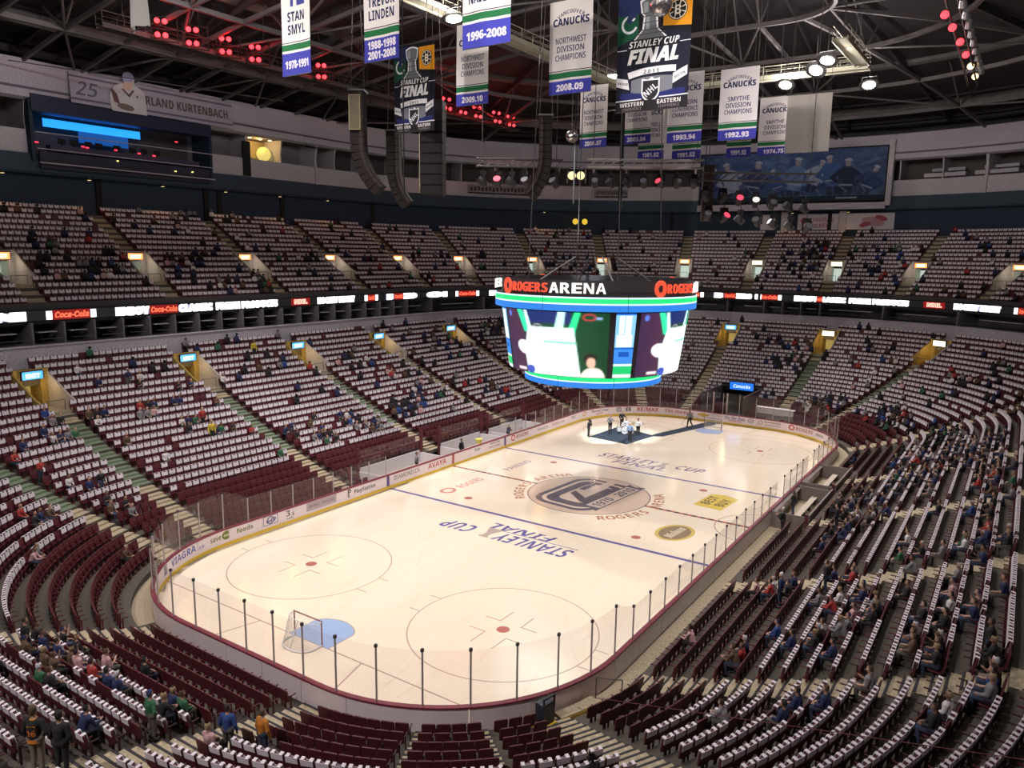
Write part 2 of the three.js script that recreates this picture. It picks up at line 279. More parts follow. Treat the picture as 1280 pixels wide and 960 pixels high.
const mYellow = M([0.78, 0.52, 0.05], 0.5), mCap = M([0.2, 0.03, 0.05], 0.5), mGlassMat = new THREE.MeshPhysicalMaterial({ color: new THREE.Color(0.95, 0.94, 0.945), transmission: 1, thickness: 0, roughness: 0.03, ior: 1.5, side: THREE.DoubleSide });
const mPost = M([0.42, 0.37, 0.36], 0.5);
{
  const boards = thing('rink_boards', 'white advertising boards with yellow kick plate and red cap around the ice', 'boards');
  const zones = [['R', S0.R, S0.FR, 18], ['F', S0.FR, S0.L, 15], ['L', S0.L, S0.NL, 18], ['N', S0.NL, STOT, 15]];
  for (const [k, a, b, n] of zones) {
    const L = b - a, uv = (s, kk, v, e) => e === 0 ? [(b - s) / L, kk ? 1 : 0.02] : [0.001, 0.97];
    for (let i = 0; i < n; i++) {
      const s0 = a + L * i / n + 0.012, s1 = a + L * (i + 1) / n - 0.012;
      if (k === 'R' && i === 13) continue;               // open gate beside the right-hand bench
      mesh('board_panel', sweep([[0, 0.2], [0, 1.02], [0.14, 1.02], [0.14, 0.0], [0.02, 0.0]], s0, s1, { uv: k === 'R' ? undefined : uv }), mBoard[k], boards);
    }
    mesh('kick_plate', sweep(rect(-0.02, 0.02, 0.0, 0.21), a, b), mYellow, boards);
    mesh('cap_rail', sweep(rect(-0.03, 0.19, 1.02, 1.09), a, b), mCap, boards);
  }
  const glass = thing('rink_glass', 'clear glass panes in slim posts standing on the boards', 'glass');
  const hgt = (s) => { const p = at(s, 0); return (p.seg === 'L' || p.seg === 'R') && Math.abs(p.z) < 20.5 ? 1.55 : 2.25; };
  const step = STOT / 90, bench = (s) => (s > S('L', -15) && s < S('L', 9)) || (s > S('R', 1) && s < S('R', -16));
  for (let i = 0; i < 90; i++) {
    const a = i * step, b = a + step, p = at(a, 0.08), h0 = hgt(a), h1 = hgt(b), mid = (a + b) / 2, pp = at(mid, 0);
    const open = pp.seg === 'L' && pp.z < 8 && pp.z > -7.7;     // no glass in front of the benches and penalty boxes
    const h = open || (pp.seg === 'R' && pp.z < -2 && pp.z > -14 && i % 5 === 4) ? 0 : 1;
    if (!h) continue;
    const g = sweep([[0.08, 1.1], [0.08, 1.09 + Math.min(h0, h1)]], a + 0.03, b - 0.03, { closed: false, deg: 3 });
    if (h0 !== h1) { const q = g.attributes.position, A = at(a, 0.08); for (let j = 0; j < q.count; j++) if (q.getY(j) > 1.5) { const near = Math.hypot(q.getX(j) - A.x, q.getZ(j) - A.z) < step / 2; q.setY(j, 1.09 + (near ? h0 : h1)); } }
    mesh('glass_pane', g, mGlassMat, glass);
    const hp = Math.max(hgt(a - 0.01), h0); mesh('glass_post', bx(0.05, hp + 0.02, 0.06, p.x, 1.105 + hp / 2, p.z), mPost, glass); mesh('post_cap', bx(0.09, 0.12, 0.11, p.x, 1.09 + hp, p.z), mGreyDark, glass);
  }
}

// ---------------------------------------------------------------- the stands: tiers, stairs, entrances
const LOW = { n: 26, d0: 0.26, dr: 0.84, h: [0.13, 0.35] }, UP = { n: 16, d0: 24.2, dr: 0.86, h: [13.0] };
for (let i = 0; i < 24; i++) LOW.h.push(LOW.h[i + 1] + 0.24 + 0.0097 * i);
for (let i = 0; i < 15; i++) UP.h.push(UP.h[i] + 0.52);
// [where, width, name used in labels, has an entrance at its top, greenish paint]
const lowAisles = [
  [S('R', 10.8), 1.3, 'first right-side stairs'], [S('R', -0.8), 1.3, 'second right-side stairs'], [S('R', -12.3), 1.3, 'third right-side stairs'], [S('FR', 19), 1.3, 'far right-corner stairs', 1],
  [S('FR', 61), 1.2, 'curved far-right stairs', 1, 1], [S('FR', 87), 1.3, 'far green stairs', 1, 1], [S('FL', 86.3), 1.3, 'far middle stairs', 1], [S('FL', 60), 1.2, 'stairs behind scoreboard'], [S('FL', 33), 1.3, 'far left-corner stairs'],
  [S('FL', 8.8), 1.3, 'fourth left-side stairs', 1], [S('L', -12.7), 1.3, 'third left-side stairs', 1], [S('L', -0.9), 1.3, 'second left-side stairs', 1, 1], [S('L', 11), 1.3, 'first left-side stairs', 1, 1],
  [S('NL', 2.9), 1.35, 'green-topped left-corner stairs', 1, 1], [S('NL', 21.5), 1.35, 'cream left-corner stairs', 0, 1], [S('NL', 79), 1.3, 'bottom-left corner stairs'],
  [S('NR', 88.5), 1.5, 'wide end stairs'], [S('NR', 60), 0.3, 'left narrow stairs'], [S('NR', 44.3), 0.3, 'right narrow stairs'], [S('NR', 28), 1.5, 'striped wide stairs'], [S('NR', 1), 1.4, 'cream right-corner stairs']];
const upAisles = [[S('L', 20.3), 'L1'], [S('L', 8.9), 'L2'], [S('L', -3.2), 'L3'], [S('L', -15.2), 'L4'], [S('FL', 7), 'FL1'], [S('FL', 21.7), 'FL2'], [S('FL', 38.8), 'FL3'], [S('FL', 54.3), 'FL4'], [S('FL', 72), 'FL5'], [S('FL', 87), 'FL6'], [S('F', 4.1), 'F1'], [S('FR', 75.4), 'FR1'], [S('FR', 58.8), 'FR2'], [S('FR', 42), 'FR3'],
  [S('L', 32 > CZ ? 21.9 : 0) + 9, 'L0']];
const lowVom = lowAisles.filter((a) => a[3]).map((a) => a[0] === S('FL', 8.8) ? S('FL', 5.6) : a[0] === S('L', -12.7) ? S('L', -12.2) : a[0]);
const TUN = [S('F', 1.9), S('F', -2.9)];
function gaps(T, i) {                                     // stretches of row i without a tier
  const out = [], d = T.d0 + T.dr * (i + 0.5);
  if (T === LOW) {
    if (i >= 20 && i <= 23) for (const s of lowVom) out.push([walk(s, d, -1.3), walk(s, d, 1.3)]);
    if (i < 1) out.push([S('NR', 24), STOT], [0, S('FR', 40)], [S('NL', 10), S('NL', 72)]); if (i < 9) out.push(TUN); if (i < 3) out.push([S('L', -15), S('L', 9)]); if (i < 3) out.push([S('R', 0.6), S('R', -16)]);
  } else if (i >= 4 && i <= 7) for (const [s] of upAisles) out.push([walk(s, d, -1.35), walk(s, d, 1.35)]);
  return out.sort((a, b) => a[0] - b[0]);
}
function spans(T, i, a, b) {
  const out = []; let s = a; for (const [p, q] of gaps(T, i)) { if (p > s) out.push([s, Math.min(p, b)]); s = Math.max(s, q); } if (s < b) out.push([s, b]); return out.filter(([p, q]) => q - p > 0.02);
}
const UPA = S('FR', 30), UPB = S('NL', 30);                 // the upper bowl is built where the photograph can see it
{
  const low = struct('terrace_lower', 'stepped concrete rows of the lower seating bowl'), up = struct('terrace_upper', 'stepped concrete rows of the upper seating bowl');
  for (const [T, g, a, b] of [[LOW, low, 0, STOT], [UP, up, UPA, UPB]]) for (let i = 0; i < T.n; i++) for (const [p, q] of spans(T, i, a, b)) {
    const d = T.d0 + T.dr * i, y0 = i ? T.h[i - 1] - 0.03 : T.h[0] - 0.12;
    mesh('tier', sweep([[d, y0], [d, T.h[i]], [d + T.dr + 0.02, T.h[i]], [d + T.dr + 0.02, T.h[i] - 0.16]], p, q), mConcrete, g);
  }
}
// stairs
const stepCache = {};
function stairs(T, s, w, label, green, r0, r1, nosing) {
  const g = struct('stairs', label); frameAt(g, s, 0);
  for (let i = r0; i <= r1; i++) {
    const d = T.d0 + T.dr * i, ris = i + 1 < T.n ? T.h[i + 1] - T.h[i] : 0, key = [T.d0, i, w].join();
    if (T === LOW && gaps(T, i).some(([a, b]) => s > a && s < b)) continue;
    stepCache[key] ??= merge([bx(w, 0.04, T.dr - 0.02, 0, T.h[i] + 0.02, -(d + T.dr / 2)), ...(ris ? [bx(w, ris / 2, T.dr * 0.5, 0, T.h[i] + ris / 4 + 0.02, -(d + T.dr * 0.75))] : [])]);
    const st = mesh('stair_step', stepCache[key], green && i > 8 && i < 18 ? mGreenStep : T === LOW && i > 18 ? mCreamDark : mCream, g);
    if (nosing && i < 15) for (const [y, z] of [[T.h[i] + 0.045, -(d + 0.05)], [T.h[i] + ris / 2 + 0.025, -(d + T.dr / 2 + 0.05)]]) mesh('step_nosing', bx(w * 0.98, 0.02, 0.09, 0, y, z), mNosing, st);
  }
  return g;
}
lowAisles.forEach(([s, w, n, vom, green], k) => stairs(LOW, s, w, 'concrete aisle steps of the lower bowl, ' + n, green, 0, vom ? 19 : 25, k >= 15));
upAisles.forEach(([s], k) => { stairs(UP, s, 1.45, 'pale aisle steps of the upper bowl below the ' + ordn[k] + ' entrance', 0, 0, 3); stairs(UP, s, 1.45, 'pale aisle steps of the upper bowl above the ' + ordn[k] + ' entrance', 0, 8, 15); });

// entrances (vomitories) with lit signs
const signTex = (bg, fg, word) => canvas(128, 64, (c) => { c.fillStyle = bg; c.fillRect(0, 0, 128, 64); txt(c, word, 64, 34, 44, fg, { fit: 104, stroke: fg, lw: 3 }); });
const blueSign = signTex('#3f9df0', '#f4fbff', 'EXIT'), orangeSign = signTex('#ff8a4a', '#fff4e0', 'EXIT');
const lightSign = (t, k) => new THREE.MeshStandardMaterial({ color: 0x222222, emissive: 0xffffff, emissiveMap: t, emissiveIntensity: k, roughness: 0.5 });
const signMats = { blue: lightSign(blueSign, 2.0), white: E([1, 0.93, 0.7], 2.2), orange: lightSign(orangeSign, 2.6), warm: E([1, 0.78, 0.5], 2.0) };
const mVomWall = M([0.6, 0.55, 0.5], 0.9, { map: grain, ...DS }), mVomYellow = M([0.5, 0.34, 0.08], 0.85, { map: grain, ...DS }), mVomPale = M([0.55, 0.6, 0.52], 0.9, DS);
const mCorridor = E([0.8, 0.95, 0.85], 0.55), mCorridorYellow = E([0.95, 0.7, 0.2], 0.3);
function vomitory(T, s, i0, i1, label, sign, yellow, lightColor) {
  const g = thing('entrance_portal', label, 'entrance', T === LOW ? 'lower bowl entrances' : 'upper bowl entrances'); frameAt(g, s, 0);
  const w = 2.4, dA = T.d0 + T.dr * i0, dB = T.d0 + T.dr * (i1 + 1), y0 = T.h[i0 - 1] + 0.02, top = T.h[i1];
  mesh('portal_floor', bx(w, 0.12, dB - dA, 0, y0 - 0.06, -(dA + dB) / 2), mCreamDark, g);
  for (const q of [-1, 1]) {
    const sh = new THREE.Shape([[dA, y0 - 0.3], [dA, y0 + 0.95], [dA + 0.5, y0 + 1.1], [dB, top + 1.0], [dB, y0 - 0.3]].map(([d, y]) => new THREE.Vector2(d, y)));
    const geo = new THREE.ExtrudeGeometry(sh, { depth: 0.14, bevelEnabled: false }); geo.rotateY(PI / 2); geo.translate(q * w / 2 - 0.07 + (q > 0 ? -0.02 : 0.02), 0, 0);
    mesh('side_wall', geo, yellow && q < 0 ? mVomYellow : mVomWall, g);
  }
  const H = 2.15, dz = -(dB - 0.1), ht = Math.max(top + 0.9, y0 + H + 0.75);
  mesh('back_wall', merge([bx(0.55, H, 0.16, -w / 2 + 0.28, y0 + H / 2, dz), bx(0.55, H, 0.16, w / 2 - 0.28, y0 + H / 2, dz), bx(w, ht - y0 - H, 0.16, 0, (ht + y0 + H) / 2, dz)]), yellow ? mVomYellow : mVomWall, g);
  mesh('corridor', merge([bx(0.05, H, 1.5, -0.7, y0 + H / 2, dz - 0.8), bx(0.05, H, 1.5, 0.7, y0 + H / 2, dz - 0.8), bx(1.5, 0.05, 1.5, 0, y0 + H, dz - 0.8)]), yellow ? mVomYellow : mVomPale, g);
  mesh('corridor_light', bx(1.3, H - 0.4, 0.04, 0, y0 + H / 2 - 0.1, dz - 1.5), yellow ? mCorridorYellow : mCorridor, g);
  mesh('sign_box', bx(1.5, 0.66, 0.16, 0, y0 + H + 0.32, dz + 0.18), mBlack, g);
  mesh('exit_sign', bx(1.4, 0.56, 0.05, 0, y0 + H + 0.32, dz + 0.29), signMats[sign], g);
  const rail = [rod(V(-0.6, y0, -dA - 0.15), V(-0.6, y0 + 0.95, -dA - 0.15), 0.025), rod(V(0.6, y0, -dA - 0.15), V(0.6, y0 + 0.95, -dA - 0.15), 0.025), rod(V(-0.6, y0 + 0.95, -dA - 0.15), V(0.6, y0 + 0.95, -dA - 0.15), 0.025)];
  mesh('guard_rail', merge(rail), mMetal, g);
  const L = new THREE.PointLight(lightColor, T === LOW ? 4 : 3, 0, 2); L.position.set(0, y0 + H - 0.25, -(dA + dB) / 2 - 0.6); L.castShadow = true; L.shadow.radius = 4; g.add(L);
}
const vn = [...lowVom.keys()];
lowVom.forEach((s, k) => { const p = at(s, 0), right = p.seg === 'FR' && k < 3; vomitory(LOW, s, 20, 23, `yellow-walled lower entrance under a ${right ? 'white' : 'blue'} lit sign, ${['far right corner', 'second from the far right', 'upper far right of rink', 'right of the scoreboard', 'next left of the scoreboard', 'second left of the scoreboard', 'third left of the scoreboard', 'fourth left of the scoreboard', 'at the left photo edge'][k] ?? ordn[k]}`, right ? 'white' : 'blue', 1, 0xffd890); });
upAisles.forEach(([s], k) => vomitory(UP, s, 4, 7, `pale upper entrance under a glowing orange sign, ${k < 10 ? ordn[k] + ' along from the left edge' : ordn[k - 10] + ' one right of the scoreboard'}`, k > 8 && k < 11 ? 'warm' : 'orange', 0, 0xfff4e0));

// ---------------------------------------------------------------- club suites between the bowls and the LED ribbon
{
  const g = struct('wall_club_suites', 'pale fascia and dark club suites between the two bowls');
  mesh('fascia_band', sweep(rect(22.15, 22.45, 8.85, 10.42), 0, STOT), mFascia, g);
  mesh('fascia_cap', sweep(rect(22.05, 22.6, 10.42, 10.5), 0, STOT), mFascia, g);
  const mSuite = M([0.13, 0.12, 0.14], 0.85, DS); mesh('suite_floor', sweep([[22.45, 9.2], [22.45, 9.9], [24.3, 9.9], [24.3, 10.4], [27, 10.4], [27, 9.2]], 0, STOT), mSuite, g);
  mesh('suite_back_wall', sweep(rect(27, 27.3, 9.2, 13.0), 0, STOT), mSuite, g);
  mesh('suite_soffit', sweep([[23.75, 11.95], [23.75, 12.1], [24.1, 12.95], [27.2, 12.95], [27.2, 12.2], [24, 12.0]], 0, STOT), mGreyDark, g);
  mesh('bowl_front_wall', sweep(rect(23.75, 24.22, 12.1, 13.5), 0, STOT), mGreyDark, g);
  const n = 34;
  for (let i = 0; i < n; i++) { const s = UPA + (UPB - UPA) * i / n; const a = frameAt(new THREE.Group(), s, 0); a.updateMatrix();
    mesh('suite_divider', bx(0.14, 2.0, 3.6, 0, 11.1, -24.9).applyMatrix4(a.matrix), M([0.16, 0.15, 0.17], 0.8), g);
    mesh('drink_counter', sweep(rect(23.5, 24.05, 11.3, 11.36), s + 0.4, s + (UPB - UPA) / n - 0.6), mFascia, g);
    mesh('counter_rail', sweep(rect(22.5, 22.54, 10.9, 10.94), s + 0.2, s + (UPB - UPA) / n - 0.2), mMetal, g); }
  // ribbon board
  const t = canvas(2048, 48, (c) => {
    c.fillStyle = '#07070a'; c.fillRect(0, 0, 2048, 48); const white = '#ffffff';
    const word = (x, w, s) => { c.fillStyle = 'rgba(205,210,255,0.55)'; c.fillRect(x, 5, w, 38); txt(c, s, x + w / 2, 25, 50, white, { fit: w, stroke: white, lw: 9 }); };
    const red = (x, w, s, o = {}) => { c.fillStyle = '#5c0806'; c.fillRect(x, 0, w, 48); txt(c, s, x + w / 2, 24, 38, '#ff4a26', { fit: w - 8, ...o }); };
    const coke = (x, w) => red(x, w, 'Coca-Cola', { style: 'bold italic', font: 'serif', stroke: '#ffb49a', lw: 1 });
    const brk = (x, w) => { c.fillStyle = '#fff'; c.fillRect(x, 3, 20, 42); c.fillRect(x + w - 20, 3, 20, 42); coke(x + 22, w - 44); };
    brk(30, 170); word(270, 130, 'ENJOY'); coke(402, 118); word(524, 150, 'CLASSIC'); word(690, 118, 'FRESH'); word(814, 190, 'PRODUCTS');
    red(1080, 110, 'NHL', { stroke: '#ffe6d8', lw: 4 }); word(1235, 240, 'HOCKEY NIGHT'); brk(1545, 96); word(1700, 60, 'IS'); coke(1762, 70); word(1836, 92, 'ZERO'); word(1950, 66, 'ON');
  });
  t.wrapS = THREE.RepeatWrapping;
  const r = thing('ribbon_board', 'long LED ribbon board with white and red adverts along the upper bowl front', 'screen');
  const per = 46, m = new THREE.MeshStandardMaterial({ color: 0x080808, emissive: 0xffffff, emissiveMap: t, emissiveIntensity: 2.6, roughness: 0.4 });
  const N = 24;
  for (let i = 0; i < N; i++) {
    const a = UPA + (UPB - UPA) * i / N, b = UPA + (UPB - UPA) * (i + 1) / N; let sr = 0; for (let q = 0; q < i; q++) sr += sLen(UPA + (UPB - UPA) * (q + 0.5) / N, 23.4) * (UPB - UPA) / N;
    const w = sLen((a + b) / 2, 23.4), cell = mesh('ribbon_housing', sweep(rect(23.42, 23.7, 12.17, 13.08), a, b), mBlack, r);
    mesh('led_panel', sweep([[23.38, 12.24], [23.38, 12.98]], a + 0.005, b - 0.005, { closed: false, uv: (s, k) => [-(sr + (s - a) * w) / per, k ? 1 : 0] }), m, cell);
  }
  for (const [s, c] of [[S('L', 12), 0xe8e8ff], [S('L', 0), 0xe8e8ff], [S('L', -12), 0xe8e8ff], [S('FL', 20), 0xe8e8ff], [S('FL', 50), 0xe8e8ff], [S('FL', 84), 0xe8e8ff], [S('FR', 84), 0xe8e8ff], [S('FR', 60), 0xe8e8ff], [S('FR', 40), 0xe8e8ff]]) {
    const p = at(s, 23.2), L = new THREE.RectAreaLight(c, 1.2, 8, 0.6); L.position.set(p.x, 12.6, p.z); L.lookAt(p.x - p.nx, 12.4, p.z - p.nz); scene.add(L);
  }
}

// ---------------------------------------------------------------- upper wall, suites at the back, hall wall and roof
const mInterior = M([0.1, 0.085, 0.085], 0.9, DS), mInteriorWarm = M([0.35, 0.28, 0.16], 0.9, DS), mWhiteWall = M([0.72, 0.67, 0.72], 0.75, { map: grain, ...DS });
{
  const g = struct('wall_upper', 'dark blue wall behind the upper bowl with black pilasters and a sloping parapet');
  mesh('wall_panel', sweep(rect(38.3, 38.7, 20.2, 24.5), 0, STOT), mNavyWall, g);
  mesh('wall_ledge', sweep(rect(37.6, 38.5, 24.4, 24.62), 0, STOT), mNavyWall, g);
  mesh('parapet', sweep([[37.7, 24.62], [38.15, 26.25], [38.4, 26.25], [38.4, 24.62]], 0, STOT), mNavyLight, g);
  for (let k = 0; k < 24; k++) { const s = S('L', 7.9) - k * 11.9 / (k > 1 ? 1.35 : 1) + (k > 1 ? 4 : 0); if (s < UPA - 5) break; const a = frameAt(new THREE.Group(), s, 0); a.updateMatrix(); mesh('pilaster', bx(0.55, 3.4, 0.3, 0, 22.7, -38.2).applyMatrix4(a.matrix), mBlack, g);
    for (const e of [4, 8]) { } }
  for (let k = 0; k < 11; k++) { const s = UPA + 2 + (UPB - UPA - 4) * k / 10, p = at(s, 37.05), lamp = thing('ledge_lamp', `small warm lamp under the blue wall ledge, ${ordn[k]} one from the right`, 'lamp', 'ledge lamps', p.x, 24.3, p.z, p.ry);
    mesh('bracket', bx(0.2, 0.1, 0.4, 0, 0.05, -0.2), mBlack, lamp); mesh('shade', new THREE.CylinderGeometry(0.1, 0.2, 0.25, 12), mMetal, lamp); mesh('lens', new THREE.CylinderGeometry(0.17, 0.17, 0.03, 12).translate(0, -0.13, 0), E([1, 0.75, 0.3], 1.5), lamp);
    const L = new THREE.SpotLight(0xffc060, 22, 0, 1.15, 0.8, 2); L.position.set(p.x, 24.1, p.z); L.target.position.set(p.x - p.nx * 2.5, 20, p.z - p.nz * 2.5); L.castShadow = true; L.shadow.radius = 5; scene.add(L, L.target); }
  const u = struct('wall_suites', 'white upper suite level with recessed boxes and a striped band above');
  const notBooth = [[S('FL', 0) * 0 + 0, S('L', -4.6)], [S('L', 14), STOT]];
  for (const [a, b] of notBooth) mesh('suite_front', sweep(rect(38.4, 38.6, 26.2, 28.35), a, b), mWhiteWall, u);
  mesh('suite_interior', sweep([[38.5, 26.0], [38.5, 26.6], [42, 26.6], [42, 31.0], [38.2, 31.0], [38.2, 31.3], [42.4, 31.3], [42.4, 26.0]], 0, STOT), mInterior, u);
  mesh('striped_band', sweep([[38.25, 30.9], [37.6, 31.1], [37.45, 34.3], [38.3, 34.5]], 0, STOT), mFascia, u);
  for (const y of [31.75, 33.75]) mesh('band_stripe', sweep([[37.53, y], [37.5, y + 0.22], [37.7, y + 0.22], [37.7, y]], 0, STOT), mPurple, u);
  const fin = new THREE.Shape([[38.1, 26.2], [38.1, 27.6], [38.3, 29.4], [38.0, 31.0], [42, 31.0], [42, 26.2]].map(([d, y]) => new THREE.Vector2(d, y)));
  const finGeo = new THREE.ExtrudeGeometry(fin, { depth: 0.3, bevelEnabled: false }); finGeo.rotateY(PI / 2);
  const thinFin = finGeo.clone().scale(0.5, 1, 1).translate(0, 0, -0.35);
  const bays = []; for (let z = -4.6; z > -22; z -= 5.15) bays.push(S('L', z)); for (let s = S('FL', 2); s > S('FR', 20); s -= 5.15 / 5.4) bays.push(s); for (const z of [14, 19, 24]) bays.push(S('L', z > CZ ? 21.9 : z));
  bays.forEach((s, k) => { const a = frameAt(new THREE.Group(), s, 0); a.updateMatrix(); mesh('suite_divider', (k % 3 ? thinFin : finGeo).clone().applyMatrix4(a.matrix), mWhiteWall, u); if (k % 3 === 0) mesh('fin_cap', bx(1.6, 0.12, 0.5, -0.8, 30.65, -38.0).applyMatrix4(a.matrix), mBlack, u); });
  // one doorway and lit suites
  const fr = (s) => { const a = frameAt(new THREE.Group(), s, 0); a.updateMatrix(); return a.matrix; };
  mesh('suite_doorway', bx(1.0, 3.9, 0.25, 0, 28.3, -38.35).applyMatrix4(fr(S('L', -9.75))), mBlack, u);
  mesh('suite_back_wall', bx(4.9, 4.2, 0.1, 0, 28.8, -41.6).applyMatrix4(fr(S('L', -12.6))), mInteriorWarm, u);
  for (const [z, w] of [[-7.2, 4.8], [-17.6, 4.8]]) mesh('suite_back_wall', bx(w, 4.2, 0.1, 0, 28.8, -41.2).applyMatrix4(fr(S('L', z))), M([0.22, 0.2, 0.22], 0.9), u);
  for (const z of [-11.3, -12.8, -14.2]) { const l = tag(mesh('downlight', bx(0.3, 0.1, 0.3).applyMatrix4(new THREE.Matrix4()), E([1, 0.8, 0.4], 3)), `small warm downlight in the ceiling of the lit suite, ${z > -12 ? 'nearest the dark doorway' : z > -13.5 ? 'middle one of three' : 'farthest from the dark doorway'}`, 'light', 'suite downlights'); const p = at(S('L', z), 39.6); l.position.set(p.x, 30.93, p.z); }
  { const p = at(S('L', -12.6), 39.8), L = new THREE.PointLight(0xffcf80, 16, 0, 2); L.position.set(p.x, 30.5, p.z); L.castShadow = true; scene.add(L);
    const q = at(S('L', -14.0), 40.6), b = thing('globe_lamp', 'glowing yellow globe lamp in the lit suite', 'lamp', null, q.x, 26.6, q.z); mesh('stand', rod(V(0, 0, 0), V(0, 2.0, 0), 0.06), mMetal, b); mesh('globe', new THREE.SphereGeometry(0.85, 20, 14).translate(0, 2.8, 0), E([1, 0.8, 0.22], 0.75), b); }
  // the black side fins of the mural
  for (const x of [-17.9, 8.7]) mesh('mural_pier', bx(0.7, 8.6, 1.6, x, 29.3, -67.9), x > 0 ? mWhiteWall : mInterior, u);
  // suites around the far corners: counters and screens
  for (let s = S('FR', 80); s > S('FR', 25); s -= 1.1) { mesh('counter', sweep(rect(38.9, 39.3, 28.6, 29.1), s - 0.9, s), mWhiteWall, u); mesh('counter', sweep(rect(40.2, 40.6, 29.4, 29.8), s - 0.8, s - 0.1), mFascia, u); }
  for (let s = S('FL', 74); s > S('FL', 24); s -= 1.1) { mesh('counter', sweep(rect(38.5, 38.8, 28.36, 28.5), s - 0.9, s), mWhiteWall, u); }

  const hall = struct('wall_hall', 'dark outer wall of the arena closing it behind the suites');
  mesh('outer_wall', sweep(rect(42.4, 43.2, -0.6, 37.5), 0, STOT), mGreyDark, hall);
  const roof = struct('ceiling', 'dark metal roof deck over the arena');
  const RP = [[43.4, 36.2], [30, 40.5], [16, 43.6], [4, 45.2], [-7.8, 46]];
  mesh('roof_deck', sweep([...RP, [-7.8, 46.5], [43.4, 36.9]], 0, STOT), mDeck, roof);
  mesh('roof_deck', bx(12, 0.5, 47, 0, 46.2, 0), mDeck, roof);
  const ry = (d) => { for (let i = 0; i < RP.length - 1; i++) if (d <= RP[i][0] && d >= RP[i + 1][0]) return RP[i][1] + (RP[i + 1][1] - RP[i][1]) * (RP[i][0] - d) / (RP[i][0] - RP[i + 1][0]); return 46; };
  for (let d = 41; d > -6; d -= 2.6) mesh('roof_purlin', sweep(rect(d, d + 0.25, ry(d) - 0.55, ry(d) - 0.05), S('FR', 5) - 20, S('NL', 45)), M([0.05, 0.042, 0.046], 0.8, DS), roof);
  for (let k = 0; k < 26; k++) { const s = S('FR', 0) - 12 + k * (S('NL', 45) - S('FR', 0) + 12) / 25, p = at(s, 41), q = at(s, 2); mesh('roof_joist', beamBox(V(p.x, ry(41) - 0.8, p.z), V(q.x, ry(2) - 0.8, q.z), 0.3, 0.7), M([0.05, 0.043, 0.046], 0.8), roof); }
  const tr = struct('roof_truss', 'grey steel members of the roof structure');
  const CH = [[38.6, 34.0], [30, 35.7], [20, 37.2], [8, 38.6], [-3, 39.4]], pt = (s, j) => { const p = at(s, CH[j][0]); return V(p.x, CH[j][1], p.z); };
  CH.forEach(([d, y], j) => { if (j) mesh('ring_beam', sweep(rect(d - 0.16, d + 0.16, y - 0.2, y + 0.2), S('R', 0), S('NL', 60), { deg: 8 }), mSteel, tr); });
  const K = 21, sk = (k) => S('R', -2) + (S('NL', 50) - S('R', -2)) * k / K;
  for (let k = 0; k <= K; k++) {
    for (let j = 0; j < 4; j++) mesh('bottom_chord', beamBox(pt(sk(k), j), pt(sk(k), j + 1), 0.26, 0.34), mSteel, tr);
    for (let j = 1 + k % 2; j < 5; j += 2) { const p = pt(sk(k), j), d = CH[j][0], q = at(sk(k), d + 4), r2 = at(sk(k), d - 4); mesh('web_strut', rod(p, V(q.x, ry(d + 4) - 0.8, q.z), 0.11), mSteel, tr); mesh('web_strut', rod(p, V(r2.x, ry(Math.max(-7, d - 4)) - 0.8, r2.z), 0.11), mSteel, tr); }
    if (k < K) for (let j = 0; j < 4; j++) if ((k + j) % 3 === 0) { } else if ((k + j) % 2) mesh('cross_brace', rod(pt(sk(k), j), pt(sk(k + 1), j + 1), 0.12), mSteel, tr); else mesh('cross_brace', rod(pt(sk(k + 1), j), pt(sk(k), j + 1), 0.12), mSteel, tr);
  }
  // round air ducts under the deck
  for (const [d, y] of [[34.5, 37.0], [24.5, 40.5]]) mesh('air_duct', sweep(Array.from({ length: 10 }, (_, i) => [d + 0.6 * Math.cos(i * PI / 5), y + 0.6 * Math.sin(i * PI / 5)]), S('R', -10), S('NL', 40)), M([0.11, 0.1, 0.1], 0.5), tr);
  const cable = tag(mesh('power_cable', rod(V(-40, 33, -6), V(-49, 33.6, 16), 0.05), mMetal), 'thin pale cable below the roof at the far left', 'cable');
}

// catwalks with floodlights
function catwalk(a, b, label, w = 1.2, dark) {
  const g = thing('catwalk', label, 'catwalk'), d = new THREE.Vector3().subVectors(b, a), l = d.length(); g.position.copy(a); g.rotation.y = Math.atan2(d.x, d.z);
  const m = dark ? M([0.07, 0.06, 0.06], 0.7) : M([0.42, 0.4, 0.3], 0.7);
  mesh('deck', bx(w, 0.1, l, 0, 0, l / 2), m, g);
  for (const q of [-1, 1]) { mesh('edge_beam', bx(0.12, 0.4, l, q * w / 2, 0, l / 2), m, g); mesh('hand_rail', merge([bx(0.06, 0.06, l, q * w / 2, 1.05, l / 2), bx(0.04, 0.04, l, q * w / 2, 0.6, l / 2)]), m, g);
    for (let z = 0; z <= l; z += 1.8) mesh('rail_post', bx(0.05, 1.0, 0.05, q * w / 2, 0.55, z), m, g); }
  for (let z = 2; z < l; z += 7) mesh('hanger', rod(V(0, 1, z), V(0, 5.5, z), 0.04), mMetal, g);
}
catwalk(V(-13.6, 36, 12), V(-13.6, 36, -33.7), 'long lit steel catwalk left of the scoreboard under the roof');
catwalk(V(-13.6, 36.05, -34.6), V(10.8, 36.05, -34.6), 'brightly lit cross catwalk with railing at the far end of the roof');
catwalk(V(10.4, 36.1, -33.4), V(10.4, 36.1, -23), 'short lit catwalk right of the white banners');
catwalk(V(-37.8, 35.3, 14), V(-37.8, 35.3, -46), 'dark outer catwalk that carries the red light bars', 1.0, 1);
const mLens = E([1, 0.96, 0.85], 20), mBulb = E([1, 0.96, 0.88], 3);
let floods = 0;
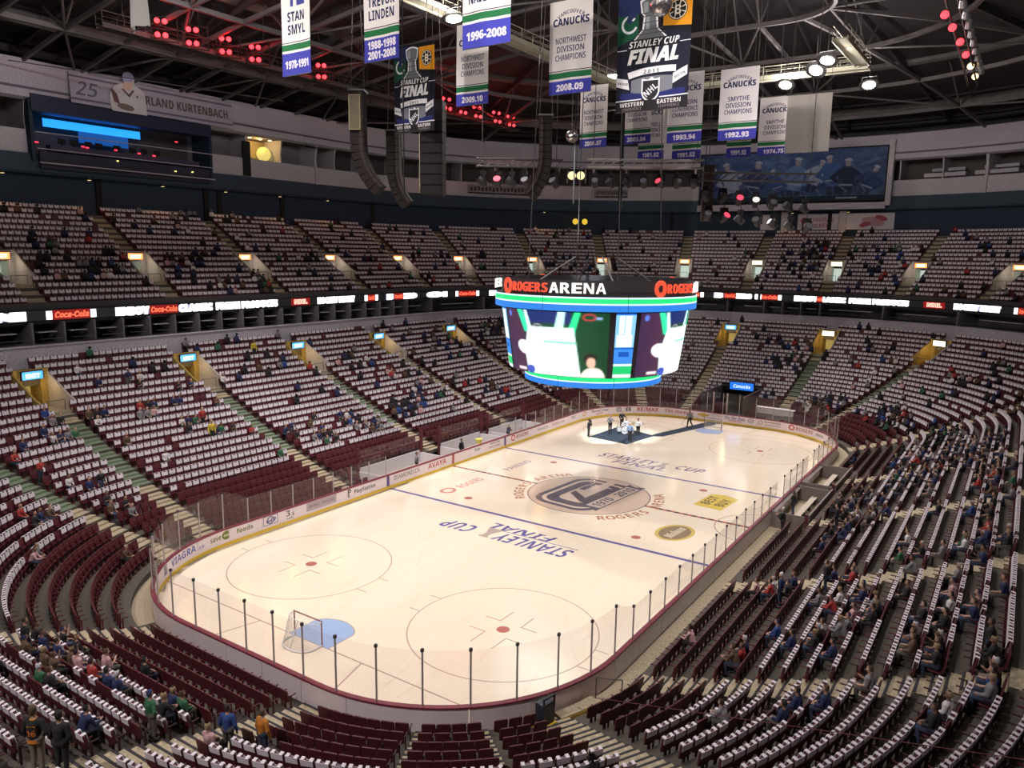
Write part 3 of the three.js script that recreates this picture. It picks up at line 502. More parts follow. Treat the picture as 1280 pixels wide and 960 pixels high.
function flood(x, y, z, tx, tz, k, label, above, cone = 0.9) {
  const g = thing('floodlight', label, 'floodlight', 'roof floodlights', x, y, z), h = new THREE.Group();
  const dir = V(tx - x, -y, tz - z).normalize(); const qt = new THREE.Quaternion().setFromUnitVectors(V(0, -1, 0), dir);
  const turn = (geo) => geo.applyQuaternion(qt);
  mesh('reflector', turn(merge([new THREE.CylinderGeometry(0.66, 0.98, 0.05, 20).translate(0, 0.01, 0), new THREE.CylinderGeometry(0.12, 0.2, 0.14, 12).translate(0, 0.1, 0)])), mMetal, g); mesh('uplight_bulb', turn(new THREE.SphereGeometry(0.15, 12, 8).translate(0, 0.36, 0)), mBulb, g);
  mesh('lens', turn(new THREE.CylinderGeometry(0.6, 0.6, 0.05, 18).translate(0, -0.04, 0)), mLens, g);
  mesh('yoke', merge([bx(0.05, 0.7, 0.08, -0.7, 0.45, 0), bx(0.05, 0.7, 0.08, 0.7, 0.45, 0), bx(1.44, 0.06, 0.1, 0, 0.8, 0)]), mBlack, g);
  mesh('hanger', rod(V(0, 0.8, 0), V(0, 3, 0), 0.04), mMetal, g);
  const L = new THREE.SpotLight(FLOOD_COLOR, FLOOD * k, 0, cone, 0.75, 2); L.position.set(x + dir.x * 0.35, y + dir.y * 0.35, z + dir.z * 0.35); L.target.position.set(tx, 0, tz); L.castShadow = true; L.shadow.radius = 18;
  L.shadow.mapSize.set(1024, 1024); scene.add(L, L.target); floods++;
  const spill = new THREE.PointLight(FLOOD_COLOR, FLOOD * k * SPILL * (above || 0.3), 0, 2); spill.position.set(x - dir.x * 0.36, y - dir.y * 0.36, z - dir.z * 0.36); spill.castShadow = true; spill.shadow.radius = 5; scene.add(spill);
}
for (const [x, y, z, tx, tz, k, l] of [[-11.8, 35.0, 1.4, -6, 4, 1.2, 'glaring floodlight on the left catwalk behind the retired-number banners'], [-22.4, 41.0, -45.5, -6, -16, 2.6, 'glaring floodlight just left of the large cup final banner'],
  [3.3, 35.0, -33.4, 3, -17, 1.2, 'floodlight on the far catwalk left of the division banner'], [8.8, 35.2, -26.2, 6, -12, 1.1, 'upper floodlight right of the division banners'], [7.3, 35.0, -28.6, 2, -6, 0.9, 'lower floodlight right of the division banners'],
  [10.4, 35.0, -37.6, 14, -22, 0.8, 'small floodlight farthest right under the roof']]) flood(x, y, z, tx, tz, k, l);
// floodlights of the same rig above the photograph's frame, whose light and reflections on the ice it shows
for (const [x, z, tx, tz, k, cone] of [[-13, 14, -9, 10, 1.15], [-13, 27, -10, 22, 1.2], [13, 14, 4, 12, 1], [13, 27, 5, 22, 1], [14, 3, 4, -6, 1], [-24, 16, -25.5, -2, 1.15, 0.66], [24, 12, 26, 2, 0.3], [6, 60, 2, 31, 2.8], [-16, 30, -22, 24, 0.5]]) flood(x, 36, z, tx, tz, k, `roof floodlight above the frame, ${z > 35 ? 'behind the near end seats' : x < -20 ? 'over the left stand' : x > 20 ? 'over the right stand' : (x < 0 ? 'left' : 'right') + ' of the rink, ' + (z > 29 ? 'over the corner' : z > 20 ? 'over the near goal line' : z > 8 ? 'over the near zone' : 'over centre ice')}`, z > 20 ? 0.4 : 1, cone);

// spotlights above the frame that light the banners
for (const [x, tx] of [[-7, -4], [9, 5]]) {
  const g = thing('banner_spotlight', `small spotlight above the frame aimed at the ${x < 0 ? 'left' : 'right'} banners`, 'floodlight', null, x, 34, 42); mesh('housing', new THREE.CylinderGeometry(0.2, 0.28, 0.7, 12).rotateX(PI / 2 + 0.15).translate(0, 0, 0.3), mMetal, g); mesh('lens', new THREE.CylinderGeometry(0.22, 0.22, 0.04, 12).rotateX(PI / 2 + 0.15).translate(0, -0.05, -0.1), mLens, g); mesh('hanger', rod(V(0, 0.2, 0.3), V(0, 4, 0.3), 0.04), mMetal, g);
  const L = new THREE.SpotLight(0xfff4e8, 1500, 0, 0.36, 0.6, 2); L.position.set(x, 33.9, 41.7); L.target.position.set(tx, 28.5, 4); L.castShadow = true; L.shadow.radius = 8; scene.add(L, L.target);
}
// red light bars
const mRedLens = E([1, 0.03, 0.04], 5), mAmber = E([1, 0.62, 0.28], 5);
function redBar(x, y, z, label, lens, nx = 1, pts = [[-0.55, 0.45], [0.05, 0.45], [-0.55, -0.65], [0.05, -0.65]], r = 0.22) {
  const g = thing('red_light_bar', label, 'stage light', 'red stage lights under the roof', x, y, z, nx ? Math.atan2(26 - x, 49 - z) : 0);
  mesh('frame', merge([bx(2.2, 0.08, 0.1, 0, 0.85, -0.2), bx(2.2, 0.08, 0.1, 0, -0.1, -0.2), bx(2.2, 0.08, 0.1, 0, -1.05, -0.2), bx(0.08, 2, 0.1, -1.0, 0, -0.2), bx(0.08, 2, 0.1, 1.0, 0, -0.2)]), mBlack, g);
  for (const [a, b] of pts) { mesh('lamp_housing', new THREE.CylinderGeometry(r * 1.1, r * 0.8, 0.4, 10).rotateX(PI / 2).translate(a, b, -0.05), mBlack, g); mesh('lamp_lens', new THREE.SphereGeometry(r, 10, 8).scale(1, 1, 0.4).translate(a, b, 0.16), lens, g); }
  const L = new THREE.PointLight(lens === mRedLens ? 0xff1020 : 0xffa050, 10, 0, 2); L.position.set(x + 0.5 * Math.sin(g.rotation.y), y, z + 0.5 * Math.cos(g.rotation.y)); L.castShadow = true; scene.add(L);
}
[[9.3, 'first'], [6.4, 'second'], [3.1, 'third'], [-0.1, 'fourth'], [-8.2, 'fifth, right of the retired-number banner']].forEach(([z, o]) => redBar(-36.3, 36, z, `cluster of four red lamps, ${o} in the left row`, mRedLens));
[[-27.9, 'first'], [-31, 'second'], [-34.2, 'third'], [-38.6, 'fourth'], [-42, 'last']].forEach(([z, o]) => redBar(-36.0, 36, z, `cluster of red lamps, ${o} in the row below the 2009.10 banner`, mRedLens, 1, [[-0.45, 0.5], [0.3, 0.4], [-0.2, -0.6], [0.4, -0.7]], 0.2));
{
  const g = thing('hanging_light_truss', 'steep truss strung with red and amber lamps at the top right', 'light truss', null, 18.8, 36, -28.6);
  for (const q of [-0.4, 0.4]) mesh('chord', rod(V(q, 1.2, 12), V(q, -0.3, -18), 0.09), mSteel, g);
  [[-0.4, 8, 0], [-0.2, 4, 0], [0, -1, 0], [0.1, -6, 0], [0.2, -11, 1], [0.3, -16, 1]].forEach(([a, z, am]) => { mesh('lamp_housing', new THREE.CylinderGeometry(0.3, 0.2, 0.5, 10).rotateX(1.2).translate(a, 0.2, z), mMetal, g); mesh('lamp_lens', new THREE.SphereGeometry(0.3, 10, 8).translate(a, 0.1, z + 0.3), am ? mAmber : mRedLens, g); });
  for (let z = 10; z > -17; z -= 3) mesh('lamp_can', new THREE.CylinderGeometry(0.22, 0.3, 0.6, 10).rotateX(0.9).translate(0.9, 0.3, z), M([0.5, 0.5, 0.55], 0.35, { metalness: 0.6 }), g);
}

// ---------------------------------------------------------------- scoreboard
const font = await new FontLoader().loadAsync('fonts/droid/droid_sans_bold.typeface.json');
function cylPatch(r0, y0, r1, y1, a0, a1, n = 16) {        // bottom (r0, y0) to top (r1, y1), azimuth from +z towards +x
  const pos = [], uv = [], idx = [];
  for (let i = 0; i <= n; i++) { const a = a0 + (a1 - a0) * i / n; for (const [r, y, v] of [[r0, y0, 0], [r1, y1, 1]]) { pos.push(r * Math.sin(a), y, r * Math.cos(a)); uv.push(i / n, v); } }
  for (let i = 0; i < n; i++) { const k = 2 * i; idx.push(k, k + 2, k + 1, k + 1, k + 2, k + 3); }
  const g = new THREE.BufferGeometry(); g.setAttribute('position', new THREE.Float32BufferAttribute(pos, 3)); g.setAttribute('uv', new THREE.Float32BufferAttribute(uv, 2)); g.setIndex(idx); g.computeVertexNormals(); return g;
}
const lit = (t, k, side) => new THREE.MeshStandardMaterial({ color: 0x060606, emissive: 0xffffff, emissiveMap: t, emissiveIntensity: k, roughness: 0.5, ...(side ? DS : {}) });
{
  const stripes = canvas(8, 128, (c) => { const r = (y, h, col) => { c.fillStyle = col; c.fillRect(0, y, 8, h); }; r(0, 128, '#2a78d2'); r(0, 14, '#dcfbff'); r(14, 42, '#22d678'); r(56, 14, '#d8f6ff'); r(70, 58, '#2a78d2'); });
  const video = canvas(80, 50, (c) => { c.scale(80 / 512, 50 / 320);
    c.fillStyle = '#2a1c3c'; c.fillRect(0, 0, 512, 320);
    let g = c.createLinearGradient(0, 0, 512, 0); g.addColorStop(0, '#3a2644'); g.addColorStop(0.2, '#4a2c44'); g.addColorStop(0.55, '#124a2e'); g.addColorStop(1, '#0c3a20'); c.fillStyle = g; c.fillRect(0, 0, 512, 320);
    c.fillStyle = '#1d2c66'; c.fillRect(110, 0, 250, 60);
    for (const [x0, x1, w, col] of [[105, 150, 34, '#34f0a0'], [140, 165, 20, '#d8fff0'], [320, 300, 34, '#c8fff0'], [385, 355, 26, '#2cf090']]) { c.fillStyle = col; c.beginPath(); c.moveTo(x0 - w / 2, 0); c.lineTo(x0 + w / 2, 0); c.lineTo(x1 + w / 1.5, 110); c.lineTo(x1 - w / 1.5, 110); c.fill(); }
    c.fillStyle = '#eafff8'; c.beginPath(); c.moveTo(130, 320); c.lineTo(120, 200); c.lineTo(150, 80); c.lineTo(370, 75); c.lineTo(392, 250); c.lineTo(400, 320); c.fill();
    c.fillStyle = '#ffffff'; c.beginPath(); c.ellipse(115, 190, 46, 36, 0.3, 0, 7); c.fill(); c.beginPath(); c.ellipse(220, 210, 90, 110, 0.2, 0, 7); c.fill();
    c.strokeStyle = '#d6cfd8'; c.lineWidth = 5; c.beginPath(); c.arc(205, 96, 30, 2.8, 6.6); c.stroke(); c.beginPath(); c.moveTo(190, 150); c.quadraticCurveTo(215, 175, 250, 140); c.stroke(); c.beginPath(); c.moveTo(240, 230); c.lineTo(290, 290); c.stroke();
    c.fillStyle = '#58e6a8'; c.fillRect(230, 148, 150, 7); c.fillStyle = '#3c52b0'; c.beginPath(); c.ellipse(150, 300, 24, 20, 0, 0, 7); c.fill();
    c.fillStyle = '#241a18'; c.beginPath(); c.ellipse(440, 226, 27, 24, 0, 0, 7); c.fill(); c.fillStyle = '#e8b49a'; c.beginPath(); c.ellipse(443, 246, 20, 27, 0, 0, 7); c.fill();
    c.fillStyle = '#ffe9dc'; c.beginPath(); c.moveTo(395, 320); c.quadraticCurveTo(410, 268, 446, 272); c.quadraticCurveTo(495, 262, 505, 320); c.fill(); c.fillStyle = '#fff6f0'; c.fillRect(60, 296, 60, 14);
    c.strokeStyle = '#c23a3a'; c.lineWidth = 9; c.beginPath(); c.ellipse(432, 22, 24, 14, 0, 0, 7); c.stroke(); c.fillStyle = '#8aa8e0'; c.fillRect(458, 20, 26, 14); c.fillStyle = '#5a7ad8'; c.beginPath(); c.ellipse(30, 24, 12, 16, 0, 0, 7); c.fill();
  });
  const stat = canvas(128, 320, (c) => {
    c.fillStyle = '#1c62cc'; c.fillRect(0, 0, 128, 320); c.fillStyle = '#8fd2ff'; c.fillRect(0, 8, 128, 160); c.fillStyle = '#fff'; c.fillRect(22, 12, 34, 90); c.fillRect(62, 12, 40, 150); c.fillRect(10, 105, 104, 60);
    c.fillStyle = '#3f8ff0'; c.fillRect(0, 176, 128, 80); c.fillStyle = '#1458b8'; c.fillRect(30, 190, 70, 24); c.fillStyle = '#e8fff8'; c.fillRect(0, 250, 128, 12); c.fillStyle = '#1fcf74'; c.fillRect(0, 262, 128, 40); c.fillStyle = '#e8fff8'; c.fillRect(0, 302, 128, 18);
  });
  const sb = thing('scoreboard', 'round hanging scoreboard with curved video screens and green and blue LED rings', 'scoreboard');
  const mRing = lit(stripes, 1.4), mVid = lit(video, 1.45), mStat = lit(stat, 1.15), A = (d) => d * RAD;
  const ringPart = (name, r, y0, y1) => {
    const h = mesh(name, merge([cylPatch(r - 0.06, y0 - 0.02, r - 0.06, y1 + 0.02, 0, 2 * PI, 64), new THREE.RingGeometry(r - 1.1, r - 0.05, 64).rotateX(-PI / 2).translate(0, y1 + 0.01, 0), new THREE.RingGeometry(r - 1.1, r - 0.05, 64).rotateX(PI / 2).translate(0, y0 - 0.02, 0)]), mBlack, sb);
    for (let k = 0; k < 8; k++) mesh('led_strip', cylPatch(r, y0, r, y1, A(k * 45) + 0.002, A(k * 45 + 45) - 0.002, 12), mRing, h);
  };
  ringPart('upper_ring', 7.15, 14.2, 15.12); ringPart('lower_ring', 4.95, 8.92, 9.72);
  for (let k = 0; k < 4; k++) {
    mesh('video_screen', cylPatch(6.1, 9.85, 6.7, 14.1, A(k * 90 - 35.5), A(k * 90 + 36.5), 24), mVid, sb);
    mesh('stat_panel', cylPatch(6.1, 9.85, 6.7, 14.1, A(k * 90 + 45.5 - 5.5), A(k * 90 + 45.5 + 6.2), 8), mStat, sb);
    mesh('screen_frame', merge([cylPatch(6.08, 9.8, 6.68, 14.2, A(k * 90 + 36), A(k * 90 + 41), 4), cylPatch(6.08, 9.8, 6.68, 14.2, A(k * 90 + 51), A(k * 90 + 56), 4)]), M([0.03, 0.024, 0.035], 0.5, DS), sb);
  }
  mesh('core', merge([new THREE.CylinderGeometry(6.55, 5.95, 4.3, 64).translate(0, 11.95, 0), new THREE.CylinderGeometry(4.6, 4.6, 1.2, 48).translate(0, 9.5, 0)]), mBlack, sb);
  mesh('sign_band', merge([cylPatch(6.7, 15.1, 6.7, 16.15, 0, 2 * PI, 64), new THREE.RingGeometry(3, 6.72, 48).rotateX(-PI / 2).translate(0, 15.4, 0)]), M([0.02, 0.018, 0.022], 0.8, DS), sb);
  const mRedLet = E([1, 0.09, 0.04], 0.95), mWhiteLet = E([1, 0.97, 0.9], 1.25);
  const put = (geo, az, mat, name, w) => { geo.computeBoundingBox(); const b = geo.boundingBox; geo.translate(-(b.max.x + b.min.x) / 2, 0, 0); if (w) geo.scale(w / (b.max.x - b.min.x), 1, 1); geo.rotateY(az); geo.translate(7.12 * Math.sin(az), 0, 7.12 * Math.cos(az)); mesh(name, geo, mat, sb); };
  for (let k = 0; k < 4; k++) {
    const az = A(90 * k);
    const logo = new THREE.Shape(); logo.absellipse(0, 0, 0.47, 0.54, 0, 2 * PI); const hole = new THREE.Path(); for (let i = 0; i < 5; i++) { const q = i * 2 * PI / 5 + 0.6; hole[i ? 'lineTo' : 'moveTo'](0.26 * Math.cos(q), 0.3 * Math.sin(q)); } logo.holes.push(hole);
    put(new THREE.ExtrudeGeometry(logo, { depth: 0.1, bevelEnabled: false, curveSegments: 20 }).translate(0, 15.66, 0), az + A(-26.6), mRedLet, 'sign_logo');
    [...'ROGERS'].forEach((ch, i) => put(new TextGeometry(ch, { font, size: 0.6, depth: 0.08, curveSegments: 3 }).translate(0, 15.36, 0), az + A(-20.0 + i * 4.2), mRedLet, 'sign_letter', 0.43));
    [...'ARENA'].forEach((ch, i) => put(new TextGeometry(ch, { font, size: 0.66, depth: 0.08, curveSegments: 3 }).translate(0, 15.34, 0), az + A(6.4 + i * 6.1), mWhiteLet, 'sign_letter', 0.64));
  }
  for (const [x, z] of [[-3.5, -3.5], [3.5, -3.5], [-3.5, 3.5], [3.5, 3.5]]) { mesh('hoist_cable', rod(V(x, 15.4, z), V(x * 0.8, 43.5, z * 0.8), 0.035), mMetal, sb); mesh('frame_strut', rod(V(x, 15.4, z), V(x * 0.3, 17.6, z * 0.3), 0.07), mSteel, sb); }
  mesh('top_frame', merge([beamBox(V(-4, 15.6, -4), V(4, 15.6, 4), 0.3, 0.3), beamBox(V(4, 15.6, -4), V(-4, 15.6, 4), 0.3, 0.3)]), mSteel, sb);
  for (let k = 0; k < 4; k++) { const a = A(90 * k), L = new THREE.RectAreaLight(0xd8fff2, 1.0, 7, 3.8); L.position.set(6.75 * Math.sin(a), 12, 6.75 * Math.cos(a)); L.lookAt(20 * Math.sin(a), 11, 20 * Math.cos(a)); scene.add(L); }
}

// ---------------------------------------------------------------- hanging banners
function clothGeo(w, h, amp, seedk, skew = 0) {
  const g = new THREE.PlaneGeometry(w, h, 10, 16), p = g.attributes.position;
  for (let i = 0; i < p.count; i++) { const x = p.getX(i), y = p.getY(i), k = 0.5 - y / h; p.setZ(i, amp * k * (Math.sin(x * 2.3 + seedk) + 0.5 * Math.sin(x * 5 + y + seedk * 2))); p.setY(i, y + skew * x * k); }
  g.computeVertexNormals(); return g;
}
const navy = '#1c2550', bBlue = '#3c3fa6', bGreen = '#1c6a3e';
const champ = (mid, year) => canvas(256, 480, (c) => {
  c.fillStyle = '#dcd7d8'; c.fillRect(0, 0, 256, 480); arcText(c, 'VANCOUVER', 128, 190, 128, PI * 1.31, PI * 1.69, 27, '#4a4660');
  txt(c, 'CANUCKS', 128, 112, 50, navy, { fit: 218, stroke: navy, lw: 2 });
  mid.forEach((s, i) => txt(c, s, 128, 206 + i * 43, 40, '#3b395e', { fit: 186, style: '' , stroke: '#3b395e', lw: 1.4 }));
  c.fillStyle = bGreen; c.fillRect(0, 368, 256, 30); c.fillStyle = '#1a1d28'; c.fillRect(0, 358, 256, 4); c.fillStyle = bBlue; c.fillRect(0, 410, 256, 70); txt(c, year, 128, 446, 46, '#e8e2ea', { fit: 164, stroke: '#e8e2ea', lw: 2 });
});
const retired = (name, years, num) => canvas(256, 560, (c) => {
  c.fillStyle = '#e0dcdd'; c.fillRect(0, 0, 256, 560); if (num) txt(c, num, 128, 150, 230, '#3c4290', { fit: 170 });
  name.forEach((s, i) => txt(c, s, 128, 278 + i * 62 + (name.length < 2 ? 40 : 0), 62, navy, { fit: 196, stroke: navy, lw: i }));
  c.fillStyle = '#20242c'; c.fillRect(0, 398, 256, 4); c.fillStyle = bGreen; c.fillRect(0, 408, 256, 30); c.fillStyle = bBlue; c.fillRect(0, 450, 256, 110);
  years.forEach((s, i) => txt(c, s, 128, years.length > 1 ? 480 + i * 48 : 506, 50, '#eae4ee', { fit: 214, stroke: '#eae4ee', lw: 2 }));
});
const cupBanner = canvas(512, 768, (c) => {
  c.fillStyle = '#0b0d16'; c.fillRect(0, 0, 512, 768); c.fillStyle = '#1b2a58'; c.fillRect(0, 20, 260, 110); c.fillStyle = '#0f5038'; c.beginPath(); c.moveTo(0, 130); c.lineTo(150, 130); c.lineTo(150, 290); c.lineTo(0, 330); c.fill();
  c.fillStyle = '#e0971e'; c.beginPath(); c.moveTo(320, 40); c.lineTo(512, 40); c.lineTo(512, 250); c.lineTo(320, 228); c.fill(); c.fillStyle = '#14162a'; c.beginPath(); c.moveTo(0, 330); c.quadraticCurveTo(256, 200, 512, 300); c.lineTo(512, 700); c.lineTo(0, 700); c.fill();
  c.fillStyle = '#22296a'; c.fillRect(30, 640, 460, 50);
  c.strokeStyle = '#dfe2ee'; c.lineWidth = 16; c.beginPath(); c.arc(85, 190, 52, 0.4, 4.6); c.stroke(); c.fillStyle = '#24305c'; c.beginPath(); c.ellipse(98, 150, 40, 30, -0.6, 0, 7); c.fill(); c.fillStyle = '#eef'; c.beginPath(); c.ellipse(112, 160, 14, 7, -0.6, 0, 7); c.fill();
  c.fillStyle = '#15120c'; c.beginPath(); c.arc(415, 140, 66, 0, 7); c.fill(); c.strokeStyle = '#e8e0cc'; c.lineWidth = 6; c.beginPath(); c.arc(415, 140, 58, 0, 7); c.stroke(); for (let i = 0; i < 8; i++) { c.beginPath(); c.moveTo(415 + 30 * Math.cos(i * PI / 4 + 0.4), 140 + 30 * Math.sin(i * PI / 4 + 0.4)); c.lineTo(415 + 56 * Math.cos(i * PI / 4 + 0.4), 140 + 56 * Math.sin(i * PI / 4 + 0.4)); c.stroke(); } txt(c, 'B', 415, 142, 84, '#f2ead6');
  c.fillStyle = '#f4f4f8'; const cup = (k) => { c.beginPath(); c.moveTo(165 - k, 60 - k); c.quadraticCurveTo(225, 20 - k, 300 + k, 58 - k); c.lineTo(288 + k, 128); c.lineTo(268 + k, 148); c.lineTo(276 + k, 236); c.lineTo(340 + k, 300); c.lineTo(350 + k, 330); c.lineTo(120 - k, 330); c.lineTo(128 - k, 298); c.lineTo(188 - k, 236); c.lineTo(196 - k, 148); c.lineTo(178 - k, 128); c.closePath(); c.fill(); };
  cup(12); c.fillStyle = '#6c7078'; cup(0); c.fillStyle = '#9ba0a8'; c.fillRect(200, 150, 26, 90); c.fillRect(182, 62, 30, 66); c.fillStyle = '#4a4d55'; for (const y of [128, 150, 190, 236, 262, 296]) c.fillRect(170 - (y > 230 ? (y - 200) * 0.6 : 0), y, 130 + (y > 230 ? (y - 200) * 1.2 : 0), 5);
  c.fillStyle = '#14151c'; c.fillRect(90, 296, 320, 56); txt(c, 'STANLEY CUP', 256, 326, 58, '#f2f2f6', { fit: 350, style: 'bold italic', stroke: '#2a2c36', lw: 2 });
  c.fillStyle = '#e6e6ee'; c.fillRect(0, 352, 70, 5); c.fillRect(440, 340, 72, 5); txt(c, 'FINAL', 250, 408, 124, '#eeeef2', { fit: 470, style: 'bold italic', stroke: '#eeeef2', lw: 8 });
  c.fillStyle = '#e8e8ee'; c.beginPath(); c.moveTo(80, 505); c.quadraticCurveTo(256, 470, 420, 488); c.lineTo(420, 530); c.quadraticCurveTo(256, 512, 92, 548); c.fill(); c.beginPath(); c.moveTo(0, 530); c.lineTo(84, 550); c.lineTo(98, 620); c.lineTo(0, 590); c.fill(); c.beginPath(); c.moveTo(400, 540); c.lineTo(500, 500); c.lineTo(500, 560); c.lineTo(400, 606); c.fill();
  c.fillStyle = '#777a86'; c.beginPath(); c.moveTo(110, 560); c.quadraticCurveTo(256, 530, 400, 552); c.lineTo(400, 640); c.quadraticCurveTo(256, 670, 110, 640); c.fill(); txt(c, '2 0 1 1', 252, 512, 36, '#30323c', { fit: 150 }); txt(c, 'VANCOUVER', 46, 574, 22, '#33353f', { rot: 0.22, fit: 80 }); txt(c, 'BOSTON', 448, 556, 24, '#33353f', { rot: -0.36, fit: 80 });
  c.fillStyle = '#f0f0f4'; c.beginPath(); c.moveTo(188, 556); c.lineTo(232, 566); c.lineTo(256, 548); c.lineTo(280, 566); c.lineTo(312, 556); c.lineTo(312, 650); c.quadraticCurveTo(300, 700, 250, 718); c.quadraticCurveTo(200, 700, 188, 650); c.fill(); c.fillStyle = '#23252e'; c.beginPath(); c.moveTo(198, 572); c.lineTo(302, 572); c.lineTo(302, 648); c.quadraticCurveTo(290, 690, 250, 704); c.quadraticCurveTo(210, 690, 198, 648); c.fill(); txt(c, 'NHL', 250, 636, 58, '#e8e8ee', { rot: -0.7, fit: 104 });
  c.fillStyle = '#e8e8ee'; c.fillRect(0, 686, 190, 8); c.fillRect(310, 680, 202, 8); c.fillStyle = '#1d1a20'; c.fillRect(0, 698, 512, 70); txt(c, 'WESTERN', 120, 718, 40, '#e6e2e2', { fit: 190 }); txt(c, 'EASTERN', 380, 714, 40, '#e6e2e2', { fit: 190 }); txt(c, 'CONFERENCE', 120, 750, 26, '#7c7478', { fit: 150 }); txt(c, 'CONFERENCE', 380, 746, 26, '#7c7478', { fit: 150 });
});
const NW = ['NORTHWEST', 'DIVISION', 'CHAMPIONS'], SM = ['SMYTHE', 'DIVISION', 'CHAMPIONS'], WC = ['WESTERN', 'CONFERENCE', 'CHAMPIONS'], CC = ['CAMPBELL', 'CONFERENCE', 'CHAMPIONS'];
const mClothBack = { roughness: 0.95, side: THREE.DoubleSide };
const cloth = (t) => new THREE.MeshStandardMaterial({ map: t, color: 0xffffff, ...mClothBack }), plainCloth = M([0.66, 0.63, 0.6], 0.95, DS);
function banner(name, label, x, y, z, w, h, mat, amp = 0.05, ry = 0.0) {
  const g = thing(name, label, 'banner', null, x, y, z, ry);
  mesh('cloth', clothGeo(w, h, amp, x + z), mat, g); mesh('rod', rod(V(-w / 2 - 0.1, h / 2, 0), V(w / 2 + 0.1, h / 2, 0), 0.05), mMetal, g); mesh('bottom_rod', rod(V(-w / 2, -h / 2, 0), V(w / 2, -h / 2, 0), 0.02), mMetal, g);
  for (const q of [-1, 1]) mesh('cable', rod(V(q * w * 0.45, h / 2, 0), V(q * w * 0.45, h / 2 + 8, 0), 0.02), mMetal, g);
}
const tNW09 = cloth(champ(NW, '2008.09'));
banner('retired_number_banner', 'white retired-number banner for Stan Smyl, 1978-1991, with green and blue stripes', -4.97, 28.95, 22.41, 2.05, 5.4, cloth(retired(['STAN', 'SMYL'], ['1978-1991'], '12')));
banner('retired_number_banner', 'white retired-number banner reading Linden, 1988-1998 and 2001-2008', -1.63, 29.75, 19.98, 2.35, 5.5, cloth(retired(['TREVOR', 'LINDEN'], ['1988-1998', '2001-2008'])));
banner('retired_number_banner', 'banner cut by the top edge reading 1996-2008 on blue', 5.66, 28.96, 21.36, 2.5, 5.1, cloth(retired(['MARKUS', 'NASLUND'], ['1996-2008'])));
banner('division_banner', 'white division banner reading 2009.10, half hidden behind the 1996-2008 banner', -4.63, 29.49, 8.62, 2.5, 4.95, cloth(champ(NW, '2009.10')));
banner('division_banner', 'white division banner reading Northwest champions 2008.09, largest of its kind', 3.55, 29.04, 10.54, 2.7, 4.95, tNW09);
banner('division_banner', 'white division banner reading 2006, right below the 2008.09 banner', -4.93, 28.86, -8.16, 2.5, 4.9, cloth(champ(NW, '2006.07')));
banner('division_banner', 'white banner reading 2003.04, its top behind the large cup final banner', -2.92, 29.53, -12.09, 2.6, 4.9, cloth(champ(NW, '2003.04')));
banner('division_banner', 'pale banner reading 1981.82, partly behind the 2003.04 banner', -2.6, 28.55, -14.4, 2.42, 5.05, cloth(champ(CC, '1981.82')));
banner('division_banner', 'white Western Conference champions banner reading 1993.94', 3.56, 28.54, -6.46, 2.7, 4.93, cloth(champ(WC, '1993.94')));
banner('plain_banner', 'narrow blank white banner between the 1981.82 and 1993.94 banners', -1.0, 28.58, -15.29, 1.5, 5.05, plainCloth);
banner('division_banner', 'pale banner reading 1981.82, lower edge showing behind the 1993.94 banner', 1.08, 28.27, -13.28, 2.5, 5.15, cloth(champ(CC, '1981.82')));
banner('division_banner', 'white Smythe Division champions banner reading 1992.93', 7.79, 28.25, -5.57, 2.7, 4.83, cloth(champ(SM, '1992.93')));
banner('division_banner', 'banner reading 1991.92, its blue foot below the 1992.93 banner', 5.0, 28.41, -14.72, 2.0, 5.2, cloth(champ(SM, '1991.92')));
banner('division_banner', 'pale Smythe Division banner reading 1974.75 beside the blank white banner', 6.17, 28.98, -20.51, 2.75, 4.91, cloth(champ(SM, '1974.75')));
banner('plain_banner', 'wide blank white banner at the right end of the banner row', 9.05, 28.9, -19.98, 3.55, 4.75, plainCloth, 0.05, 0.06);
banner('plain_banner', 'white banner cut by the top edge, seen nearly edge-on at the left', -4.42, 28.1, 30.83, 1.5, 3.6, plainCloth, 0.25, -0.1);
const mCup = cloth(cupBanner);
banner('cup_final_banner', 'large black cup final banner with silver cup, Western and Eastern below', 7.34, 28.84, 8.04, 4.35, 6.2, mCup);
banner('cup_final_banner', 'smaller-looking black cup final banner partly behind the dark speaker column', -13.09, 29.65, 4.48, 3.9, 6.2, mCup);

